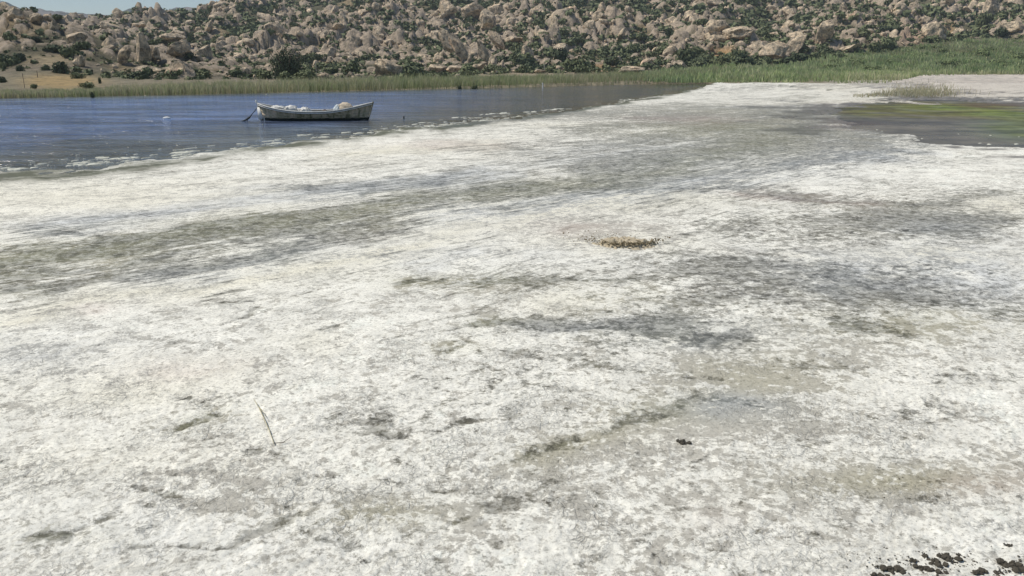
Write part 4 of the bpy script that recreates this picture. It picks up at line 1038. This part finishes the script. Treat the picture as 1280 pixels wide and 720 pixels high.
# ------------------------------------------------------------------ boat
m_hull, t, p = mat_new('weathered_hull_paint', .75)
tc = N(t, 'ShaderNodeTexCoord'); sx = N(t, 'ShaderNodeSeparateXYZ'); t.links.new(tc.outputs['Object'], sx.inputs[0])
mp = N(t, 'ShaderNodeMapping'); mp.inputs['Scale'].default_value = (3.0, 2.0, 1.2); t.links.new(tc.outputs['Object'], mp.inputs['Vector'])
nz_ = noise_node(t, 1.6, 6, .65, mp.outputs[0], .5)
r_ = ramp(t, nz_.outputs[0], [(.36, (.10, .09, .05)), (.45, (.27, .24, .15)), (.54, (.42, .36, .25)), (.66, (.60, .47, .34))])
nb_ = N(t, 'ShaderNodeMath', operation='MULTIPLY_ADD'); t.links.new(nz_.outputs[0], nb_.inputs[0]); nb_.inputs[1].default_value = -.22; t.links.new(sx.outputs['Z'], nb_.inputs[2])
r2_ = ramp(t, nb_.outputs[0], [(0.005, (0, 0, 0)), (0.03, (1, 1, 1))])
t.links.new(mixc(t, r2_.outputs[0], (.02, .024, .02), r_.outputs[0]), p.inputs['Base Color'])
t.links.new(bump(t, nz_.outputs[0], .5, .02), p.inputs['Normal'])
BL = 2.56
bxw, byw = on_ground(392.5, 151.0)
boat = bpy.data.objects.new('rowing_boat', None); C.objects.link(boat)
boat.location = (bxw, byw + .3, 0.0); boat.rotation_euler = (0, 0, R(-11) + 0.0)
boat.rotation_euler = (R(.6), 0, R(4)); BS = .915; boat.scale = (BS, BS, BS)
boat['label'] = 'old open wooden boat with whitish gunwale and stained grey hull, afloat on the lake'; boat['category'] = 'boat'
def sheer(s): return .43 + (.38 * abs(s) ** 2.3 if s > 0 else .36 * abs(s) ** 2.3)
def beam(s): return .80 * max(0.0, 1 - abs(s) ** (2.5 if s > 0 else 2.9)) ** .75 + .012
def hull_pt(s, u, inset=0.0, floor=None):
    """s -1..1 along, u 0 (keel) .. 1 (gunwale)"""
    zk = -.16 + .10 * abs(s) ** 3; z = zk + (sheer(s) - zk) * u
    yb = max(0.004, (beam(s) - inset)) * (u ** .42) * (.86 + .14 * u) - (0 if inset else .016 * ((u * 5) % 1.0 > .5) * (beam(s) > .1))
    xs = s * BL * (1 if s < 0 else .955)
    xs += (max(0, s) ** 4) * .26 * (z / .8) + (-(max(0, -s) ** 4) * .10 * (z / .8))
    return xs, yb, z
S = np.linspace(-1, 1, 41); U = np.array([0, .06, .099, .101, .2, .299, .301, .4, .499, .501, .6, .699, .701, .8, .899, .901, 1.0]) 
V, F = [], []
for s in S:
    ring = [hull_pt(s, u) for u in U]
    V += [(a, -b, c_) for a, b, c_ in ring[::-1]] + [(a, b, c_) for a, b, c_ in ring[1:]]
kR = 2 * len(U) - 1
for i in range(len(S) - 1):
    for j in range(kR - 1): F.append((i * kR + j, (i + 1) * kR + j, (i + 1) * kR + j + 1, i * kR + j + 1))
link('hull', mesh_np('hull', V, F, m_hull, None, True), boat)
m_in = simple('bare_inner_wood', (.34, .31, .25), .85, 4)
V, F = [], []
for s in S * .985:
    ring = [hull_pt(s, u, .035) for u in U[2:]]
    V += [(a, -max(b, 0), c_ + .0) for a, b, c_ in ring[::-1]] + [(a, b, c_) for a, b, c_ in ring]
kR = 2 * len(U[2:])
for i in range(len(S) - 1):
    for j in range(kR - 1): F.append((i * kR + j, i * kR + j + 1, (i + 1) * kR + j + 1, (i + 1) * kR + j))
link('inner_planking', mesh_np('inner_planking', V, F, m_in, None, True), boat)
def rail(side, w0, w1, z0, z1, name, mat):
    V, F = [], []
    for s in S:
        a, b, c_ = hull_pt(s, 1.0)
        for (dy, dz) in ((w0, z0), (w1, z0), (w1, z1), (w0, z1)): V.append((a, side * max(b + dy, .004), c_ + dz))
    for i in range(len(S) - 1):
        for j in range(4): F.append((i * 4 + j, (i + 1) * 4 + j, (i + 1) * 4 + (j + 1) % 4, i * 4 + (j + 1) % 4))
    link(name, mesh_np(name, V, F, mat), boat)
m_rail = simple('whitish_rail_paint', (.66, .65, .60), .7, 5, .18)
for sd_ in (-1, 1):
    rail(sd_, -.07, .045, -.012, .035, 'gunwale', m_rail)
    rail(sd_, .002, .035, -.075, -.035, 'rubbing_strake', m_rail)
def box(V, F, x0, x1, y0, y1, z0, z1):
    b = len(V); V += [(x0, y0, z0), (x1, y0, z0), (x1, y1, z0), (x0, y1, z0), (x0, y0, z1), (x1, y0, z1), (x1, y1, z1), (x0, y1, z1)]
    F += [(b, b + 3, b + 2, b + 1), (b + 4, b + 5, b + 6, b + 7), (b, b + 1, b + 5, b + 4), (b + 1, b + 2, b + 6, b + 5), (b + 2, b + 3, b + 7, b + 6), (b + 3, b, b + 4, b + 7)]
for s in (-.52, .02, .5):
    a, b, c_ = hull_pt(s, .8, .04); V, F = [], []; box(V, F, a - .12, a + .12, -b, b, c_ - .03, c_)
    link('thwart', mesh_np('thwart', V, F, m_in), boat)
# end posts, rudder
v, f = tube([(-2.56, 0, -.12), (-2.60, 0, .3), (-2.655, 0, .78), (-2.70, 0, .90), (-2.72, 0, .955)], [.04, .045, .05, .06, .02], 6)
link('stern_post', mesh_np('stern_post', v, f, m_rail, None, True), boat)
v, f = tube([(2.40, 0, -.12), (2.55, 0, .2), (2.68, 0, .6), (2.755, 0, .85), (2.77, 0, .87)], [.03, .035, .035, .035, .01], 6)
link('stem_post', mesh_np('stem_post', v, f, m_hull, None, True), boat)
V, F = [], []; box(V, F, -2.64, -2.36, -.11, -.075, .06, .62); 
for q in range(len(V)):
    a, b, c_ = V[q]; V[q] = (a + (.10 if a > -2.5 and c_ > .3 else 0) - (.02 if c_ > .3 else 0) - (.10 if a > -2.5 and c_ < .3 else 0), b, c_)
link('rudder', mesh_np('rudder', V, F, m_white), boat)
v, f = tube([(-2.36, -.10, -.05), (-2.37, -.11, .1), (-2.36, -.12, .27)], [.03, .03, .025], 6)
link('rudder_pintle', mesh_np('rudder_pintle', v, f, m_white, None, True), boat)

# cargo in the boat: heaps with folds
bmx = Matrix.Translation(boat.location) @ boat.rotation_euler.to_matrix().to_4x4() @ Matrix.Scale(BS, 4)
def heap(name, lx, ly, lz, rx, ry, rz, mat, lab, cat, seed, fold=.34):
    import bmesh
    bm = bmesh.new(); bmesh.ops.create_icosphere(bm, subdivisions=4, radius=1)
    o_ = Vector((seed * 3.1, 0, 0))
    for v in bm.verts:
        c_ = v.co.copy(); k = 1 + fold * (mnoise.noise(c_ * 2.1 + o_) + .6 * mnoise.noise(c_ * 5 + o_) + .35 * (1 - abs(mnoise.noise(c_ * 9 + o_)) * 3))
        c_ *= k; c_.z = max(c_.z, -.45); v.co = Vector((c_.x * rx, c_.y * ry, c_.z * rz * 1.08))
    me = bpy.data.meshes.new(name); bm.to_mesh(me); bm.free(); me.materials.append(mat)
    for q in me.polygons: q.use_smooth = True
    link(name, me, None, bmx @ Vector((lx, ly, lz)), boat.rotation_euler, (BS, BS, BS), label=lab, cat=cat)
m_cloth = simple('white_cloth', (.66, .65, .60), .85, 7, .15); m_tan = simple('tan_net', (.52, .44, .33), .9, 14, .3); m_bluew = simple('pale_plastic', (.55, .60, .60), .6, 5, .1)
heap('white_net_heap', -1.15, .0, .44, .34, .3, .22, m_cloth, 'rounded white heap of netting in the left half of the boat', 'net', 1)
heap('folded_tarp', -1.75, .0, .50, .42, .3, .16, m_cloth, 'flattened white tarp near the left end of the boat', 'tarp', 2)
heap('white_bundle', -.45, .0, .42, .26, .26, .17, m_cloth, 'small white bundle just left of the boat middle', 'bundle', 3, .35)
heap('small_white_sack', -.80, .05, .42, .16, .2, .13, m_cloth, 'small white sack between the two white heaps', 'sack', 4, .2)
heap('tan_net_mound', 1.42, .0, .50, .40, .34, .30, m_tan, 'rounded tan mound of netting near the right end of the boat', 'net', 5, .14)
heap('pale_sack', 1.08, -.05, .46, .2, .26, .26, m_bluew, 'pale sack leaning on the tan netting mound in the boat', 'sack', 6, .16)
heap('dark_bag', .45, .05, .40, .12, .12, .10, m_bark, 'small dark bag in the middle of the boat', 'bag', 7, .2)

# mooring rope with weed hanging on it
m_rope = simple('dark_rope', (.06, .065, .06), .8, 20)
pA = bmx @ Vector((-2.66, 0, .62)); gx, gy = on_ground(300.5, 151.5)
pth = [pA.lerp(Vector((gx, gy, -.03)), k / 8) - Vector((0, 0, .10 * math.sin(math.pi * k / 8))) for k in range(9)]
rp = bpy.data.objects.new('mooring_rope', None); C.objects.link(rp); rp.location = pth[0]
rp['label'] = 'dark mooring rope running from the left end of the boat into the water'; rp['category'] = 'rope'
pl = [tuple(q - pth[0]) for q in pth]
v, f = tube(pl, [.018] * 9, 6); link('line', mesh_np('line', v, f, m_rope, None, True), rp)
v, f = tube([tuple(Vector(pl[k]) + Vector((0, 0, -.02))) for k in (3, 4, 5, 6, 7, 8)], [.02, .05, .045, .03, .055, .05], 7); link('weed', mesh_np('weed', v, f, m_rope, None, True), rp)
q = Vector(pl[5]); v, f = tube([tuple(q), tuple(q + Vector((.0, 0, -.2))), (q.x, q.y, -pth[0].z - .05)], [.02, .015, .012], 5); link('hanging_strand', mesh_np('hanging_strand', v, f, m_rope, None, True), rp)

# little white float
gx, gy = on_ground(208.5, 148.6)
import bmesh
bm = bmesh.new(); bmesh.ops.create_uvsphere(bm, u_segments=14, v_segments=8, radius=1)
for v in bm.verts: v.co = Vector((v.co.x * .17, v.co.y * .08, v.co.z * .07 * (1 + .3 * (abs(v.co.x) > .8))))
me = bpy.data.meshes.new('float'); bm.to_mesh(me); bm.free(); me.materials.append(m_white)
link('float', me, None, (gx, gy, .03), (0, 0, .1), label='small white float lying on the blue water left of the boat', cat='float')
gx, gy = on_ground(504.5, 148.5)
v, f = tube([(0, 0, -.2), (.01, 0, .05), (.02, 0, .12), (.02, 0, .13)], [.04, .035, .03, .005], 6)
link('stake', mesh_np('stake', v, f, m_rope, None, True), None, (gx, gy, 0), label='dark stub of a stake poking out of the water right of the boat', cat='stake')

# ------------------------------------------------------------------ things lying on the crust
def at(px, py, dz=0.0):
    X_, Y_ = on_ground(px, py); z = crust_z(px, py); X_, Y_ = on_ground(px, py, z); return Vector((X_, Y_, z + dz))
m_straw = simple('dry_reed', (.42, .38, .25), .8, 20)
P = [at(317.5, 504), at(324, 514), at(330, 526), at(337, 541), at(342.5, 556)]
st = bpy.data.objects.new('dry_reed', None); C.objects.link(st); st.location = P[0]; st['label'] = 'long dry reed stem lying alone on the white crust at lower left'; st['category'] = 'reed'
hts = [.03, .025, .02, .015, .01]
pp = [tuple(q - P[0] + Vector((0, 0, h))) for q, h in zip(P, hts)]
v, f = tube(pp, [.0018, .003, .0035, .003, .0025], 6); link('stem', mesh_np('stem', v, f, m_straw, None, True), st)
v, f = tube([pp[1], tuple(Vector(pp[1]) + Vector((.03, -.05, .01))), tuple(Vector(pp[2]) + Vector((.012, .0, .012)))], [.002, .0035, .001], 5); link('leaf', mesh_np('leaf', v, f, m_straw, None, True), st)
v, f = tube([pp[4], tuple(Vector(pp[4]) + Vector((.05, .01, .0))), tuple(Vector(pp[4]) + Vector((.085, .06, .012)))], [.002, .0022, .001], 5); link('bent_tip', mesh_np('bent_tip', v, f, m_bark, None, True), st)

def clod_mesh(name, seed, mat, lumps=9, spread=.8):
    r_ = random.Random(seed); bm = bmesh.new()
    for _ in range(lumps):
        s = r_.uniform(.12, .40); M_ = Matrix.Translation((r_.gauss(0, spread * .5), r_.gauss(0, spread * .3), r_.uniform(-.05, .25))) @ Matrix.Diagonal((s * r_.uniform(.8, 1.3), s, s * r_.uniform(.6, 1), 1))
        g_ = bmesh.ops.create_icosphere(bm, subdivisions=2, radius=1, matrix=M_)
        for v in g_['verts']: v.co += Vector((mnoise.noise(v.co * 5 + Vector((seed, 0, 0))), mnoise.noise(v.co * 5 + Vector((0, seed, 9))), mnoise.noise(v.co * 6 + Vector((3, 0, seed))))) * .16
    me = bpy.data.meshes.new(name); bm.to_mesh(me); bm.free(); me.materials.append(mat); return me
m_clod = simple('dark_mud', (.085, .076, .058), .95, 30, .5)
cm = [clod_mesh('mud_clod', 800 + k, m_clod, random.choice([9, 12, 16]), 1.15) for k in range(5)]
for k, (px, py, wpx, lab) in enumerate([
        (1143, 700, 11, 'leftmost dark mud clod of the bottom right row'), (1151, 709, 16, 'long dark clod below the leftmost one at bottom right'), (1172, 702, 20, 'dark mottled clod in the middle of the bottom right heap'),
        (1184, 697, 22, 'widest dark clod on top of the bottom right heap'), (1172, 714, 14, 'dark clod at the lower tip of the bottom right heap'), (1199, 693, 10, 'single dark clod just right of the heap top'),
        (1223, 714, 15, 'lone black clod between the heap and the right corner'), (1272, 706, 26, 'large black mud clod in the bottom right corner'), (1258, 704, 12, 'small dark clod left of the corner clod'), (1100, 719, 14, 'dark clod cut off by the bottom edge left of the heap'),
        (1250, 716, 16, 'flat dark crumbly clod below the corner clod'), (1113, 711, 22, 'mottled crumbly clod left of the bottom right heap'), (1261, 680, 7, 'small dark clod above the corner clods'), (853, 552, 14, 'small dark crumbly clod alone on the pale crust'), (1108, 685, 6, 'tiny dark crumb above the mottled clod')]):
    q = at(px, py + 1); s = wpx / 2 * q.y / FPX / .85
    link('mud_clod', cm[k % 5], None, q, (0, 0, random.uniform(-.5, .5)), (s, s * 1.1, s * .95), label=lab, cat='clod', group='dark mud clods lying on the crust')
# loose crumbs
CV, CF = [], []; off = 0
ico = rock_mesh('crumb', 1, 900, 6, (1, 1, .7), .2); iv = np.array([q.co[:] for q in ico.vertices]); jf = np.array([q.vertices[:] for q in ico.polygons]); bpy.data.meshes.remove(ico)
def crumbs(n, fpx, fpy, smin, smax):
    global off
    for _ in range(n):
        a_, b_ = fpx(), fpy(); q = at(a_, b_); s = random.uniform(smin, smax) ** 1 * q.y / FPX
        CV.append(iv * s * np.array([random.uniform(.7, 1.5), random.uniform(.7, 1.3), .8]) + np.array(q)); CF.append(jf + off); off += len(iv)
crumbs(260, lambda: random.gauss(1180, 55), lambda: random.gauss(704, 9), .5, 2.2)
crumbs(120, lambda: random.gauss(1265, 18), lambda: random.gauss(708, 6), .5, 2.4)
crumbs(160, lambda: random.uniform(850, 1280), lambda: random.uniform(590, 720), .35, 1.2)
crumbs(120, lambda: random.uniform(0, 1280), lambda: random.uniform(380, 720), .35, .9)
crumbs(25, lambda: random.gauss(853, 7), lambda: random.gauss(553, 3), .4, 1.2)
link('mud_crumbs', mesh_np('mud_crumbs', np.vstack(CV), np.vstack(CF), m_clod), label='fine dark crumbs of mud scattered over the white crust', cat='crumbs', kind='stuff')

# sandy crumbling mound right of centre
m_sand = simple('tan_sand', (.43, .37, .26), .95, 12, .3)
c0 = at(780, 303)
sm = bpy.data.objects.new('sand_mound', None); C.objects.link(sm); sm.location = c0; sm['label'] = 'low tan crumbling sand mound right of the middle of the crust'; sm['category'] = 'mound'
gx_ = np.linspace(-1, 1, 70); gy_ = np.linspace(-1, 1, 50); A_, B_ = np.meshgrid(gx_, gy_)
hx = 48 * c0.y / FPX; hy = .50
rr = np.sqrt(A_ ** 2 + (B_ + .25 * A_ ** 2) ** 2)
hgt = .03 * sstep(1, .45, rr) * (1 + .5 * pn(A_ * 3, B_ * 3, 270)) + .05 * sstep(.12, 0, np.abs(B_ + .45 - .45 * A_ ** 2)) * sstep(1, .7, np.abs(A_)) * (1 + pn(A_ * 9, B_ * 9, 271)) + .02 * pn(A_ * 12, B_ * 8, 272) * sstep(1, .6, rr) - .02
link('mound', mesh_np('mound', np.stack([A_ * hx, B_ * hy, hgt], -1).reshape(-1, 3), grid_faces(*A_.shape), m_sand, None, True), sm)
V_, F_ = [], []; off = 0
for _ in range(700):
    a = random.gauss(0, .5); b = -.50 + .5 * a * a + random.gauss(0, .10); s = random.uniform(.005, .018) * random.choice([.5, .8, 1])
    if random.random() < .35: a = random.gauss(-.7, .5); b = random.gauss(.3, .4); s *= .6
    V_.append(iv * s + np.array([a * hx, b * hy, .035 + random.uniform(-.01, .02)])); F_.append(jf + off); off += len(iv)
m_crumb2 = simple('shadow_brown_crumbs', (.22, .18, .11), .95, 40, .45)  # crumbs toned dark to paint the shadow line along the mound's front edge
o = link('sand_crumbs', mesh_np('sand_crumbs', np.vstack(V_), np.vstack(F_), m_crumb2), sm); o['kind'] = 'stuff'

# ------------------------------------------------------------------ air
m_haze = bpy.data.materials.new('air'); m_haze.use_nodes = True; t = m_haze.node_tree; t.nodes.remove(t.nodes['Principled BSDF'])
pv = t.nodes.new('ShaderNodeVolumePrincipled'); pv.inputs['Density'].default_value = 0.00018; pv.inputs['Color'].default_value = (.74, .86, 1.0, 1)
t.links.new(pv.outputs[0], t.nodes['Material Output'].inputs['Volume'])
V, F = [], []; box(V, F, -2900, 2900, -60, 2750, -2.5, 420)
link('haze', mesh_np('haze', V, F, m_haze), kind='stuff')
